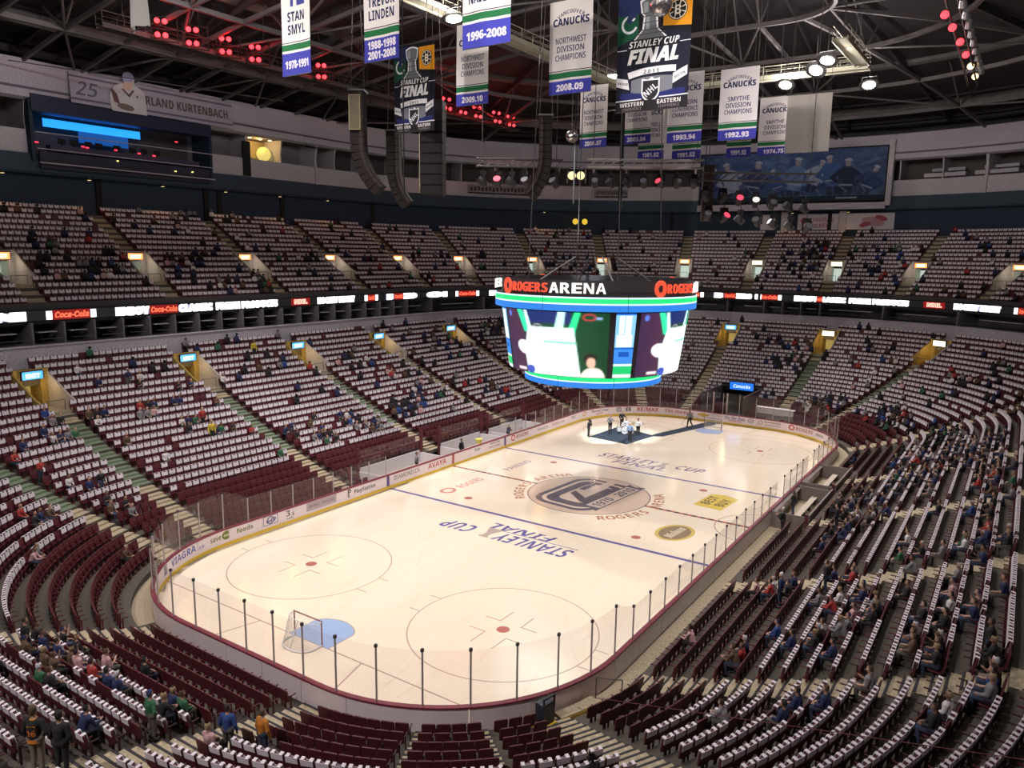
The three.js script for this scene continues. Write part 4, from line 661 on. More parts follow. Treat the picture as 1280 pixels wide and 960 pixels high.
// mural, side banner, small adverts on the far wall
{
  const mural = canvas(410, 120, (c) => { c.scale(0.4, 0.4);
    const g = c.createLinearGradient(0, 0, 1024, 300); g.addColorStop(0, '#223a66'); g.addColorStop(0.35, '#3f5c8c'); g.addColorStop(0.6, '#26406e'); g.addColorStop(1, '#4a5670'); c.fillStyle = g; c.fillRect(0, 0, 1024, 300);
    for (let i = 0; i < 260; i++) { c.fillStyle = `rgba(${pick(['150,180,215', '20,36,74', '96,128,176', '200,210,226'])},${rr(0.04, 0.16)})`; c.beginPath(); c.ellipse(rr(0, 1024), rr(0, 300), rr(15, 90), rr(6, 30), rr(-0.8, 0.8), 0, 7); c.fill(); }
    const player = (x, y, s, jersey, lean) => { c.save(); c.translate(x, y); c.rotate(lean); c.scale(s, s); c.fillStyle = jersey; c.beginPath(); c.moveTo(-34, 40); c.quadraticCurveTo(-44, -10, -16, -24); c.lineTo(16, -24); c.quadraticCurveTo(44, -10, 34, 44); c.lineTo(30, 96); c.lineTo(-28, 96); c.fill(); c.strokeStyle = jersey; c.lineWidth = 19; c.lineCap = 'round'; c.beginPath(); c.moveTo(-30, -4); c.lineTo(-62, 30); c.lineTo(-30, 56); c.stroke(); c.beginPath(); c.moveTo(30, -4); c.lineTo(66, 26); c.lineTo(40, 60); c.stroke();
      c.fillStyle = '#d8d4d2'; c.fillRect(-28, 60, 58, 8); c.fillStyle = '#cfae9c'; c.beginPath(); c.ellipse(0, -40, 13, 17, 0, 0, 7); c.fill(); c.fillStyle = '#dfe2ea'; c.beginPath(); c.ellipse(0, -51, 18, 14, 0, PI, 0); c.fill(); c.strokeStyle = '#9aa3b4'; c.lineWidth = 5; c.beginPath(); c.moveTo(-40, 60); c.lineTo(70, 140); c.stroke(); c.fillStyle = '#1a2036'; c.fillRect(-28, 94, 24, 50); c.fillRect(6, 94, 24, 50); c.restore(); };
    [[60, 150, 1.1, '#24366e', 0.3], [170, 130, 1.2, '#cfd6e2', -0.3], [330, 130, 1.25, '#1e2c58', 0.2], [440, 160, 0.9, '#34508c', -0.3], [560, 120, 1.25, '#6f95c4', 0.1], [680, 120, 0.95, '#d0d6e2', 0.35], [740, 110, 1.15, '#3d64a4', -0.15], [830, 135, 1.2, '#161d33', 0.05], [960, 165, 1, '#283c66', 0.4]].forEach((a) => player(...a));
    c.fillStyle = 'rgba(34,52,92,0.42)'; c.fillRect(0, 0, 1024, 300); for (let i = 0; i < 90; i++) { c.fillStyle = `rgba(170,195,230,${rr(0.03, 0.12)})`; c.beginPath(); c.ellipse(rr(0, 1024), rr(0, 300), rr(10, 70), rr(3, 14), rr(-1, 1), 0, 7); c.fill(); }
    c.fillStyle = '#16243c'; c.fillRect(0, 272, 1024, 28); c.fillStyle = '#3a7a66'; c.fillRect(0, 268, 1024, 3); c.fillStyle = '#8ea0b0'; c.fillRect(780, 282, 110, 8);
  });
  const g = thing('wall_mural', 'wide blue mural of hockey players on the far end wall', 'mural', null, -4.5, 29.3, -66.55, 0.05);
  mesh('printed_panel', bx(25.4, 7.0, 0.12), new THREE.MeshStandardMaterial({ map: mural, roughness: 0.8 }), g); mesh('frame', merge([bx(25.8, 0.18, 0.2, 0, 3.55, 0), bx(25.8, 0.18, 0.2, 0, -3.55, 0), bx(0.18, 7.2, 0.2, -12.8, 0, 0), bx(0.18, 7.2, 0.2, 12.8, 0, 0)]), mBlack, g);
  mesh('ledge', bx(26, 0.9, 0.6, 0, -4.3, 0), mFascia, g);
  const ad = (w, f) => canvas(256, 96, (c) => { c.fillStyle = '#c7c0c6'; c.fillRect(0, 0, 256, 96); f(c); });
  const a1 = ad(5, (c) => { c.fillStyle = '#a8484c'; c.beginPath(); c.arc(40, 40, 20, 0, 7); c.fill(); txt(c, 'CANADIAN', 150, 34, 34, '#9a5a5c', { fit: 150 }); txt(c, 'HOCKEY', 130, 70, 34, '#a8484c', { fit: 190 }); });
  const a2 = ad(5, (c) => { c.fillStyle = '#b08a92'; c.beginPath(); c.ellipse(150, 50, 60, 26, 0.2, 0, 7); c.fill(); c.fillStyle = '#a04a58'; c.beginPath(); c.ellipse(110, 66, 30, 14, -0.3, 0, 7); c.fill(); c.beginPath(); c.ellipse(190, 30, 34, 14, 0.3, 0, 7); c.fill(); });
  const p0 = ad(5, () => { });
  for (const [x, t, l, w] of [[-0.4, a1, 'white wall sign with red Canadian lettering on the far wall', 5.6], [6.4, a2, 'white wall sign with red splash print on the far wall', 6.4], [-10.5, p0, 'plain pale wall panel left of the two white signs', 8]]) { const s = thing('wall_sign', l, 'sign', null, x, 22.95, -68.62 + (x > 4.4 ? 0.12 : 0)); mesh('sign_panel', bx(w, 2.3, 0.1), new THREE.MeshStandardMaterial({ map: t, roughness: 0.8 }), s); mesh('sign_frame', merge([bx(w + 0.1, 0.08, 0.14, 0, 1.16, 0), bx(w + 0.1, 0.08, 0.14, 0, -1.16, 0)]), mBlack, s); }
  for (const x of [-5, 3]) tag(mesh('advert_pillar', bx(0.95, 2.9, 0.3), mWhiteWall), `white pillar sign ${x < 0 ? 'left of the red Canadian lettering' : 'between the two white wall signs'}`, 'sign').position.set(x, 23.0, -68.35);
  // side banner with a printed player
  const kb = canvas(1024, 170, (c) => { c.fillStyle = '#a8a2b2'; c.fillRect(0, 0, 1024, 170); c.fillStyle = '#6a6276'; c.fillRect(0, 14, 1024, 12); c.fillRect(0, 140, 1024, 12); txt(c, '25', 84, 84, 112, '#6e6878', { fit: 130, style: 'bold italic', stroke: '#cfcad6', lw: 3 }); txt(c, 'ORLAND KURTENBACH', 690, 84, 74, '#5a5048', { fit: 610, stroke: '#8c8478', lw: 2 }); });
  const s = thing('honour_banner', 'long grey banner with 25 and Orland Kurtenbach along the upper suites', 'banner', null, -50.15, 32.55, 1.6, PI / 2);
  mesh('printed_panel', bx(17.6, 2.75, 0.08, 0, 0, 0, -0.05), new THREE.MeshStandardMaterial({ map: kb, roughness: 0.85 }), s);
  const sh = new THREE.Shape(); sh.moveTo(-1.75, -1.55); sh.quadraticCurveTo(-2.3, 0.1, -1.4, 0.8); sh.quadraticCurveTo(-0.9, 1.15, -0.45, 1.2); sh.quadraticCurveTo(-0.75, 2.3, 0.05, 2.35); sh.quadraticCurveTo(0.85, 2.3, 0.6, 1.2); sh.quadraticCurveTo(1.3, 1.0, 1.65, 0.5); sh.lineTo(1.8, -1.5); sh.closePath();
  const pl = canvas(256, 256, (c) => { c.fillStyle = '#c9c4c8'; c.fillRect(0, 0, 256, 256); c.fillStyle = '#cfae9e'; c.beginPath(); c.ellipse(130, 80, 30, 40, 0, 0, 7); c.fill(); c.fillStyle = '#b9bbe0'; c.beginPath(); c.ellipse(130, 34, 40, 34, 0, 0, 7); c.fill(); c.strokeStyle = '#6a4c50'; c.lineWidth = 12; c.beginPath(); c.moveTo(95, 112); c.lineTo(135, 150); c.lineTo(165, 110); c.stroke(); c.fillStyle = '#7a6862'; c.beginPath(); c.ellipse(110, 222, 52, 20, 0.1, 0, 7); c.fill(); c.fillStyle = '#70484a'; c.beginPath(); c.moveTo(20, 110); c.lineTo(60, 150); c.lineTo(76, 210); c.lineTo(40, 200); c.fill(); c.fillStyle = '#555066'; c.fillRect(180, 140, 10, 14); });
  const pg = new THREE.ExtrudeGeometry(sh, { depth: 0.1, bevelEnabled: false, curveSegments: 12 }), q = pg.attributes.position, uv = pg.attributes.uv; for (let i = 0; i < q.count; i++) uv.setXY(i, (q.getX(i) + 2.2) / 4.2, (q.getY(i) + 1.55) / 3.95); pg.translate(-3.2, 0, 0.12);
  mesh('player_cutout', pg, new THREE.MeshStandardMaterial({ map: pl, roughness: 0.85 }), s);
  // far left-hand suite fronts
  const t2 = canvas(512, 64, (c) => { c.fillStyle = '#8a8288'; c.fillRect(0, 0, 512, 64); c.fillStyle = '#3d383c'; for (let x = 8; x < 500; x += 26) c.fillRect(x, 14 + (x % 3) * 3, 18, 34); });
  for (const [sv, w, l] of [[S('FL', 36), 11.5, 'pale lettered suite front below the curved speaker stacks'], [S('FL', 57), 5, 'small pale suite front left of the hanging spotlights']]) { const k = frameAt(thing('suite_front_sign', l, 'sign'), sv, 37.5, 27.4); mesh('sign_panel', bx(w, 1.1, 0.12), new THREE.MeshStandardMaterial({ map: t2, roughness: 0.8 }), k); mesh('sign_bracket', bx(w, 0.1, 0.7, 0, -0.6, -0.35), mBlack, k); }
}
// broadcast booth at the upper left
{
  const g = thing('broadcast_booth', 'dark broadcast booth with glowing blue back wall at the upper left', 'booth', null, -50.6, 24.7, 4.6, PI / 2);
  mesh('canopy', bx(18.4, 1.5, 1.6, 0, 6.0, -0.6), M([0.012, 0.015, 0.05], 0.6), g); mesh('end_wall', bx(0.3, 5.4, 3.2, 9.2, 3.6, -1.6), mNavyWall, g); mesh('end_wall', bx(0.3, 5.4, 3.2, -9.2, 3.6, -1.6), mNavyWall, g);
  mesh('back_panel', bx(9.6, 0.75, 0.1, -2.2, 4.75, -2.6), E([0.02, 0.32, 1.0], 1.4), g); mesh('back_panel', bx(5, 1.2, 0.1, -1.2, 3.9, -2.7), E([0.01, 0.12, 0.5], 0.6), g); mesh('desk', bx(15.4, 0.55, 0.9, 0, 2.2, -0.5), M([0.05, 0.04, 0.09], 0.6), g); mesh('lower_front', bx(17.6, 1.5, 0.2, 0, 1.0, 0.1), M([0.016, 0.02, 0.045], 0.6), g);
  mesh('top_rail', merge([bx(18.2, 0.07, 0.07, 0, 3.4, 0.4), bx(18.2, 0.07, 0.07, 0, 1.95, 0.5), bx(18.2, 0.1, 0.1, 0, 0.7, 0.7)]), mFascia, g);
  for (const x of [-6.5, -5.4, -4, -3, -1.2, 0.4, 1.6, 3]) mesh('monitor', merge([bx(0.7, 0.5, 0.08, x, 2.9, -0.4), bx(0.1, 0.3, 0.1, x, 2.6, -0.4)]), mBlack, g);
  for (const [x, y, z] of [[-4.8, 2.6, 0.1], [-4.4, 2.55, 0.1], [-1.6, 2.65, 0.1], [0.8, 2.6, 0.1], [2.4, 2.55, 0.1], [5.2, 4.3, -0.2], [-9, 2.5, 0.2]]) mesh('red_indicator', bx(0.28, 0.12, 0.1, x, y, z), E([1, 0.04, 0.08], 2), g);
  for (const [x, y] of [[-1.6, 1.6], [4.6, 1.2], [6.6, 1.3]]) mesh('amber_indicator', bx(0.16, 0.1, 0.1, x, y, 0.3), E([1, 0.8, 0.2], 2.4), g);
  const L = new THREE.RectAreaLight(0x2a6cff, 3, 9, 0.7); L.position.set(-53.1, 29.4, 6.8); L.lookAt(-40, 29.2, 6.8); scene.add(L);
}

// ---------------------------------------------------------------- loudspeakers, lighting trusses, mirror balls
function lineArray(label, x, y, z, ry, n, side, panel) {
  const g = thing('speaker_array', label, 'speaker', 'hanging loudspeaker stacks', x, y, z, ry); let px = 0, py = 0, a = 0;
  for (let i = 0; i < n; i++) {
    const cab = mesh('speaker_cabinet', bx(1.0, 0.5, 1.25, 0, -0.25, 0).applyMatrix4(new THREE.Matrix4().makeRotationZ(a * side)).translate(px, py, 0), M([0.014, 0.009, 0.008], 1), g);
    mesh('grille', bx(0.03, 0.42, 1.12, -side * 0.51, -0.25, 0).applyMatrix4(new THREE.Matrix4().makeRotationZ(a * side)).translate(px, py, 0), mBlack, cab);
    mesh('rigging_plate', bx(0.2, 0.46, 0.04, side * 0.3, -0.25, 0.645).applyMatrix4(new THREE.Matrix4().makeRotationZ(a * side)).translate(px, py, 0), M([0.035, 0.024, 0.02], 0.9), cab);
    px += Math.sin(a * side) * 0.53; py -= Math.cos(a) * 0.53; a = Math.max(0, i + 2 - n / 2) * 0.115;
  }
  if (panel) { const p = mesh('speaker_panel', bx(0.75, 2.4, 0.08, -0.1, -1.45, 0.72), M([0.1, 0.082, 0.045], 0.7), g); mesh('panel_frame', merge([bx(0.85, 0.06, 0.1, -0.1, -0.25, 0.72), bx(0.85, 0.06, 0.1, -0.1, -2.65, 0.72), bx(0.06, 2.4, 0.1, -0.5, -1.45, 0.72), bx(0.06, 2.4, 0.1, 0.3, -1.45, 0.72)]), M([0.26, 0.22, 0.12], 0.6), p); }
  mesh('fly_frame', bx(1.2, 0.14, 1.4, 0, 0.12, 0), mMetal, g); for (const q of [-0.5, 0.5]) mesh('chain', rod(V(q, 0.1, 0), V(0, 14, 0), 0.03), mMetal, g);
  return g;
}
lineArray('curved hanging loudspeaker stack at far left with a yellow panel', -16.4, 29.2, 6.9, 0.55, 14, 1, 1);
lineArray('curved hanging loudspeaker stack below the smaller cup final banner', -17.23, 27.1, 2.2, 0.55, 11, 1);
lineArray('curved hanging loudspeaker stack right of the dark column, bending left', -6.9, 28.3, -4, 0.55, 12, -1);
{ const g = thing('speaker_column', 'straight dark column of stacked loudspeaker boxes behind the small cup banner', 'speaker', null, -12.2, 22.0, 3.4, 0.45);
  for (let i = 0; i < 9; i++) { const c = mesh('speaker_cabinet', bx(1.7, 0.72, 1.2, 0, 0.37 + i * 0.76, 0), M([0.012, 0.008, 0.008], 1), g); mesh('grille', bx(1.5, 0.6, 0.03, 0, 0.37 + i * 0.76, 0.61), mBlack, c); } for (const q of [-0.7, 0.7]) mesh('chain', rod(V(q, 6.9, 0), V(q * 0.4, 18, 0), 0.03), mMetal, g); mesh('edge_strip', bx(0.06, 6.6, 0.06, -0.88, 3.5, 0.6), M([0.3, 0.25, 0.16], 0.6), g); }
{ const g = thing('speaker_column', 'dark rusty column of loudspeaker boxes left of the far mural', 'speaker', null, 3.4, 20.6, -12.5, 0.45); for (let i = 0; i < 6; i++) mesh('speaker_cabinet', bx(0.85, 0.7, 0.9, 0, 0.37 + i * 0.74, 0), M([0.06, 0.035, 0.03], 0.6), g); mesh('chain', rod(V(0, 4.6, 0), V(0, 18, 0), 0.03), mMetal, g); }
function truss(name, label, a, b, mat) {
  const g = thing(name, label, 'light truss', null, a.x, a.y, a.z), d = new THREE.Vector3().subVectors(b, a), l = d.length(), ry = Math.atan2(d.x, d.z); g.rotation.y = ry;
  for (const [x, y] of [[-0.3, 0], [0.3, 0], [-0.3, 0.6], [0.3, 0.6]]) mesh('chord', rod(V(x, y, 0), V(x, y, l), 0.05), mat, g);
  for (let z = 0; z < l - 0.3; z += 0.8) for (const x of [-0.3, 0.3]) mesh('lacing', rod(V(x, 0, z), V(x, 0.6, Math.min(l, z + 0.8)), 0.025), mat, g);
  for (const z of [0.5, l - 0.5]) mesh('hanger', rod(V(0, 0.6, z), V(0, 14, z), 0.03), mMetal, g);
}
truss('lighting_truss', 'black box truss hanging below the roof, left of the third speaker stack', V(-12.2, 24.7, -2.0), V(-6.6, 24.7, -6.2), mMetal);
truss('lighting_truss', 'long pale box truss across the middle below the banners', V(-4.2, 24.6, -6), V(3.6, 24.4, -10.6), M([0.4, 0.37, 0.35], 0.5));
truss('lighting_truss', 'black box truss thick with lamps in front of the mural', V(3.6, 23.6, -9.8), V(11.2, 22.6, -14.8), mMetal);
const rimLens = E([1, 0.04, 0.08], 2.2), whiteLens = E([1, 0.95, 0.8], 1.4);
function stageLight(label, x, y, z, ry, lens, s = 1) {
  const g = thing('stage_light', label, 'stage light', 'moving stage lights', x, y, z, ry); g.scale.setScalar(s);
  mesh('base', bx(0.5, 0.28, 0.4, 0, -0.1, 0), mBlack, g); mesh('yoke', merge([bx(0.07, 0.7, 0.18, -0.36, -0.55, 0), bx(0.07, 0.7, 0.18, 0.36, -0.55, 0), bx(0.72, 0.08, 0.2, 0, -0.24, 0)]), mBlack, g);
  mesh('lamp_head', new THREE.CylinderGeometry(0.3, 0.22, 0.75, 12).rotateX(0.9).translate(0, -0.75, 0.05), mGreyDark, g); mesh('lens', new THREE.CylinderGeometry(0.26, 0.26, 0.05, 12).rotateX(0.9).translate(0, -0.98 + 0.46, 0.36), lens, g); mesh('clamp', rod(V(0, 0.05, 0), V(0, 0.35, 0), 0.04), mMetal, g);
}
const dimLens = M([0.25, 0.25, 0.28], 0.2, { metalness: 0.5 }); let sl = 0;
for (let i = 0; i < 6; i++) { const k = (i + 0.5) / 6; stageLight(`${ordn[i]} dark stage lamp along the left box truss`, -12.2 + 5.6 * k, 24.3, -2 - 4.2 * k, rr(-1, 1), i === 1 || i === 4 ? rimLens : dimLens, 1.1); }
for (let i = 0; i < 7; i++) { const k = (i + 0.5) / 7; stageLight(`${ordn[i]} dark stage lamp along the middle box truss`, -4.2 + 7.8 * k, 24.1, -6 - 4.6 * k, rr(-1, 1), i === 4 ? rimLens : dimLens, 0.95); }
for (let i = 0; i < 14; i++) { const k = (i % 7 + 0.5) / 7, lo = i > 6; stageLight(`${ordn[i % 7]} lamp of the ${lo ? 'lower' : 'upper'} row on the truss before the mural`, 3.6 + 7.6 * k + (lo ? 0.3 : 0), 23.2 - k - (lo ? 1.5 : 0), -9.8 - 5 * k + (lo ? 0.3 : 0), rr(-1.2, 1.2), i === 3 ? whiteLens : i % 6 === 2 ? rimLens : dimLens, 1.0); }
{ const g = thing('hanging_work_light', 'bright yellow-white work lights hanging right of the third speaker stack', 'lamp', null, -6.63, 24.3, -8.6, 0.5); mesh('frame', merge([bx(1.5, 0.1, 0.1, 0, 0.6, 0), bx(0.1, 1.2, 0.1, -0.75, 0, 0), bx(0.1, 1.2, 0.1, 0.75, 0, 0)]), mMetal, g); for (const q of [-0.38, 0.36]) mesh('lamp_lens', new THREE.SphereGeometry(0.34, 12, 8).scale(1, 1, 0.5).translate(q, 0, 0.1), E([1, 0.78, 0.4], 1.3), g); mesh('hanger', rod(V(0, 0.6, 0), V(0, 16, 0), 0.03), mMetal, g); }
for (const [x, y, z, r, l] of [[0, 25.4, 3.9, 0.42, 'silver mirror ball hanging below the 2008.09 banner'], [8.33, 30.75, 9.46, 0.62, 'mirror ball with red glints at the top of the large cup banner']]) { const g = thing('mirror_ball', l, 'ball', null, x, y, z); mesh('ball', new THREE.IcosahedronGeometry(r, 3), new THREE.MeshStandardMaterial({ color: 0xc8c4c4, metalness: 0.95, roughness: 0.18, flatShading: true }), g); mesh('cable', rod(V(0, r, 0), V(0, 14, 0), 0.02), mMetal, g); }
for (const [x, z, l] of [[-3.1, -2, 'black cable'], [-2.2, -8, 'black pole'], [-11, 8, 'thin cable']]) tag(mesh('hanging_cable', rod(V(0, 0, 0), V(0, 18, 0), l === 'black pole' ? 0.16 : 0.05), mBlack), `${l} hanging from the roof ${x > -2.5 ? 'beside the 2006 banner' : x > -5 ? 'left of the mirror ball' : 'near the speaker stacks'}`, 'cable').position.set(x, 21.5, z);
{ const g = thing('yellow_lamp_pair', 'pair of yellow lamps on the dark far wall left of the scoreboard', 'lamp', null, -33.2, 22.9, -57.4, 0.75); mesh('bracket', bx(2.2, 0.15, 0.2, 0, 0.6, 0), mBlack, g); for (const q of [-0.8, 0.7]) mesh('lamp_lens', new THREE.SphereGeometry(0.45, 12, 8).translate(q, 0, 0.1), E([1, 0.66, 0.06], 0.8), g); }

// ---------------------------------------------------------------- people: one continuous surface from tapered bones
const SK = 'skin', SH = 'shirt', TR = 'trousers', HA = 'hair', BO = 'shoes';
function skeleton(kind, v) {
  const B = []; const b = (a, c, r0, r1, k) => B.push([a, c, r0, r1, k]); const s = v.turn ?? 0;
  const seated = kind === 'sit', Y = seated ? 0.575 : 0.95, lean = v.lean ?? 0.05;
  const pel = [0, Y, 0], ch = [0, Y + 0.34, lean * 0.7], nk = [0, Y + 0.52, lean], hd = [s * 0.03, Y + 0.68, lean + 0.03];
  b([-0.08, Y, 0], [0.08, Y, 0], 0.13, 0.13, TR); b([0, Y + 0.06, 0], ch, 0.135, 0.16, SH); b([-0.13, Y + 0.44, lean * 0.9], [0.13, Y + 0.44, lean * 0.9], 0.085, 0.085, SH); b(nk, [0, Y + 0.6, lean + 0.01], 0.06, 0.055, SK);
  b(hd, [hd[0], hd[1] + 0.07, hd[2] - 0.01], 0.083, 0.092, SK); b([hd[0] + s * 0.06, hd[1] + 0.01, hd[2] + 0.085], [hd[0] + s * 0.07, hd[1] - 0.02, hd[2] + 0.105], 0.014, 0.02, SK);
  b([hd[0], hd[1] + 0.1, hd[2] - 0.03], [hd[0], hd[1] + 0.02, hd[2] - 0.06], 0.085, 0.06, HA);
  for (const q of [-1, 1]) { b([hd[0] + q * 0.09, hd[1] + 0.03, hd[2]], [hd[0] + q * 0.095, hd[1], hd[2]], 0.018, 0.016, SK); }
  const arms = v.arms; [-1, 1].forEach((q, i) => {
    const S0 = [q * 0.19, Y + 0.45, lean * 0.9], [el, wr, hn] = arms[i]; const P = (p) => [q * p[0] * (seated ? 0.86 : 1), Y + p[1], p[2] + lean * 0.6];
    b(S0, P(el), 0.065, 0.05, SH); b(P(el), P(wr), 0.05, 0.036, v.short ? SK : SH); b(P(wr), P(hn), 0.034, 0.038, SK);
    B.hands ??= []; B.hands.push([P(wr), P(hn), q]);
  });
  [-1, 1].forEach((q, i) => { const L = v.legs[i], P = (p) => [q * p[0], p[1], p[2]]; b([q * 0.09, Y - 0.01, 0.02], P(L[0]), 0.095, 0.065, TR); b(P(L[0]), P(L[1]), 0.062, 0.046, TR); b(P(L[1]), P(L[2]), 0.045, 0.04, BO); });
  return B;
}
const sitLegs = [[[0.1, 0.54, 0.43], [0.1, 0.1, 0.44], [0.11, 0.05, 0.58]], [[0.11, 0.54, 0.42], [0.12, 0.1, 0.38], [0.13, 0.05, 0.52]]], standLegs = [[[0.1, 0.5, 0.03], [0.11, 0.1, -0.01], [0.12, 0.045, 0.13]], [[0.1, 0.5, 0.02], [0.12, 0.1, -0.03], [0.15, 0.045, 0.1]]];
const lap = [[0.26, 0.2, 0.06], [0.15, 0.1, 0.28], [0.1, 0.09, 0.36]], side = [[0.27, 0.18, -0.02], [0.26, -0.06, 0.08], [0.25, -0.15, 0.11]], phone = [[0.25, 0.18, 0.08], [0.12, 0.3, 0.3], [0.07, 0.36, 0.34]], upArm = [[0.36, 0.5, 0.08], [0.33, 0.76, 0.14], [0.31, 0.86, 0.16]], knee = [[0.23, 0.18, 0.22], [0.1, 0.16, 0.42], [0.04, 0.18, 0.48]], hip = [[0.34, 0.22, -0.06], [0.2, 0.06, 0.05], [0.14, 0.05, 0.1]], guitar = [[0.28, 0.18, 0.06], [0.12, 0.1, 0.22], [0.04, 0.09, 0.24]], guitarNeck = [[0.3, 0.24, 0.1], [0.42, 0.3, 0.26], [0.47, 0.34, 0.28]], camArm = [[0.26, 0.28, 0.14], [0.16, 0.5, 0.2], [0.12, 0.58, 0.22]];
const POSES = {
  sitLap: ['sit', { arms: [lap, lap], legs: sitLegs, turn: 0 }], sitLean: ['sit', { arms: [knee, knee], legs: sitLegs, lean: 0.2, turn: 0.4 }], sitPhone: ['sit', { arms: [phone, lap], legs: sitLegs, turn: -0.3, short: 1 }], sitBack: ['sit', { arms: [[[0.23, 0.2, -0.02], [0.2, 0.05, 0.14], [0.17, 0.02, 0.22]], lap], legs: [sitLegs[1], sitLegs[0]], lean: -0.02, turn: 0.8 }], sitUp: ['sit', { arms: [upArm, lap], legs: sitLegs, turn: 0, short: 1 }],
  stand: ['stand', { arms: [side, side], legs: standLegs, lean: 0.02 }], standHip: ['stand', { arms: [hip, side], legs: [standLegs[1], standLegs[0]], lean: 0.0, turn: 0.6 }], standPhone: ['stand', { arms: [phone, phone], legs: standLegs, lean: 0.05 }],
  walk: ['stand', { arms: [[[0.25, 0.2, 0.12], [0.24, 0.02, 0.25], [0.22, -0.04, 0.32]], [[0.26, 0.2, -0.14], [0.25, -0.04, -0.12], [0.24, -0.13, -0.1]]], legs: [[[0.1, 0.52, 0.18], [0.1, 0.12, 0.22], [0.11, 0.05, 0.36]], [[0.1, 0.5, -0.06], [0.1, 0.16, -0.32], [0.11, 0.06, -0.2]]], lean: 0.04 }],
  guitar: ['stand', { arms: [guitar, guitarNeck], legs: standLegs, lean: 0.03 }], drum: ['sit', { arms: [guitarNeck, guitar], legs: sitLegs, lean: 0.1 }], camera: ['stand', { arms: [camArm, camArm], legs: standLegs, lean: 0.05 }],
};
const mcCache = {};
function bodyGeo(pose, N, minR = 0) {
  const key = pose + N; if (mcCache[key]) return mcCache[key];
  const [kind, v] = POSES[pose], B = skeleton(kind, v), sc = kind === 'sit' ? 0.78 : 1.02, c = kind === 'sit' ? [0, 0.7, 0.24] : [0, 0.93, 0.08];
  const mc = new MarchingCubes(N, new THREE.MeshBasicMaterial(), false, false, 40000); mc.isolation = 0; const half = N / 2; mc.position.set(0, 0, 0);
  const sd = (p, k) => { const [a, e, r0, r1] = B[k]; const ab = [e[0] - a[0], e[1] - a[1], e[2] - a[2]], ap = [p[0] - a[0], p[1] - a[1], p[2] - a[2]], l2 = ab[0] ** 2 + ab[1] ** 2 + ab[2] ** 2; const t = Math.max(0, Math.min(1, (ap[0] * ab[0] + ap[1] * ab[1] + ap[2] * ab[2]) / l2)); return Math.hypot(ap[0] - ab[0] * t, ap[1] - ab[1] * t, ap[2] - ab[2] * t) - Math.max(minR, r0 + (r1 - r0) * t); };
  for (let z = 0; z < N; z++) for (let y = 0; y < N; y++) for (let x = 0; x < N; x++) {
    const p = [c[0] + (x - half) / half * sc, c[1] + (y - half) / half * sc, c[2] + (z - half) / half * sc]; let d = 9;
    for (let k = 0; k < B.length; k++) { const q = sd(p, k), h = Math.max(0.025 - Math.abs(d - q), 0) / 0.025; d = Math.min(d, q) - h * h * 0.025 * 0.25; }
    mc.field[x + y * N + z * N * N] = -d;
  }
  mc.update(); const n = mc.count, pa = mc.positionArray, tri = { skin: [], shirt: [], trousers: [], hair: [], shoes: [] };
  const P = (i) => [pa[3 * i] * sc + c[0], pa[3 * i + 1] * sc + c[1], pa[3 * i + 2] * sc + c[2]];
  const all = [];
  for (let i = 0; i < n; i += 3) { const t = [P(i), P(i + 1), P(i + 2)], m = [0, 1, 2].map((k) => (t[0][k] + t[1][k] + t[2][k]) / 3); let best = 9, kk = SK; B.forEach((bb, k) => { const q = sd(m, k); if (q < best) { best = q; kk = bb[4]; } });
    if (kk === SK && m[1] > c[1] && B[4] && m[1] > B[4][0][1] + 0.02 && m[2] < B[4][0][2] - 0.02) kk = HA; const e = [t[1].map((w, k) => w - t[0][k]), t[2].map((w, k) => w - t[0][k])]; const cr = Math.abs(e[0][1] * e[1][2] - e[0][2] * e[1][1]) + Math.abs(e[0][2] * e[1][0] - e[0][0] * e[1][2]) + Math.abs(e[0][0] * e[1][1] - e[0][1] * e[1][0]); if (cr < 1e-9) continue; tri[kk].push(t); }
  for (const [w, h, q] of B.hands) {                       // five separate fingers rooted in each palm
    const d = V(h[0] - w[0], h[1] - w[1], h[2] - w[2]).normalize(), ax = V(1, 0, 0).addScaledVector(d, -d.x).normalize(), up = V().crossVectors(d, ax);
    const H = V(...h).addScaledVector(d, 0.02); const fin = [[-0.03, 0.07], [-0.01, 0.08], [0.01, 0.075], [0.03, 0.06]].map(([o, l]) => [H.clone().addScaledVector(ax, o), d.clone().addScaledVector(up, -0.35).normalize(), l]); fin.push([V(...h).addScaledVector(ax, -q * 0.035), ax.clone().multiplyScalar(-q).addScaledVector(d, 0.8).normalize(), 0.05]);
    for (const [o, dir, l] of fin) { const g = rod(o, o.clone().addScaledVector(dir, l), 0.0095, 4, 0.008).toNonIndexed(), a = g.attributes.position; for (let i = 0; i < a.count; i += 3) tri.skin.push([0, 1, 2].map((k) => [a.getX(i + k), a.getY(i + k), a.getZ(i + k)])); }
  }
  const build = (lists, off) => { const pos = [], g = new THREE.BufferGeometry(); let st = 0; lists.forEach((l, i) => { for (const t of l) pos.push(...t[0], ...t[1], ...t[2]); g.addGroup(st, l.length * 3, i); st += l.length * 3; });
    // smooth normals by shared position
    const acc = new Map(), nor = new Float32Array(pos.length), K = (i) => Math.round(pos[i] * 2e3) + '_' + Math.round(pos[i + 1] * 2e3) + '_' + Math.round(pos[i + 2] * 2e3);
    for (let i = 0; i < pos.length; i += 9) { const a = V(pos[i + 3] - pos[i], pos[i + 4] - pos[i + 1], pos[i + 5] - pos[i + 2]), q = V(pos[i + 6] - pos[i], pos[i + 7] - pos[i + 1], pos[i + 8] - pos[i + 2]).cross(a).negate(); for (const j of [0, 3, 6]) { const k = K(i + j), m = acc.get(k); if (m) m.add(q); else acc.set(k, q.clone()); } }
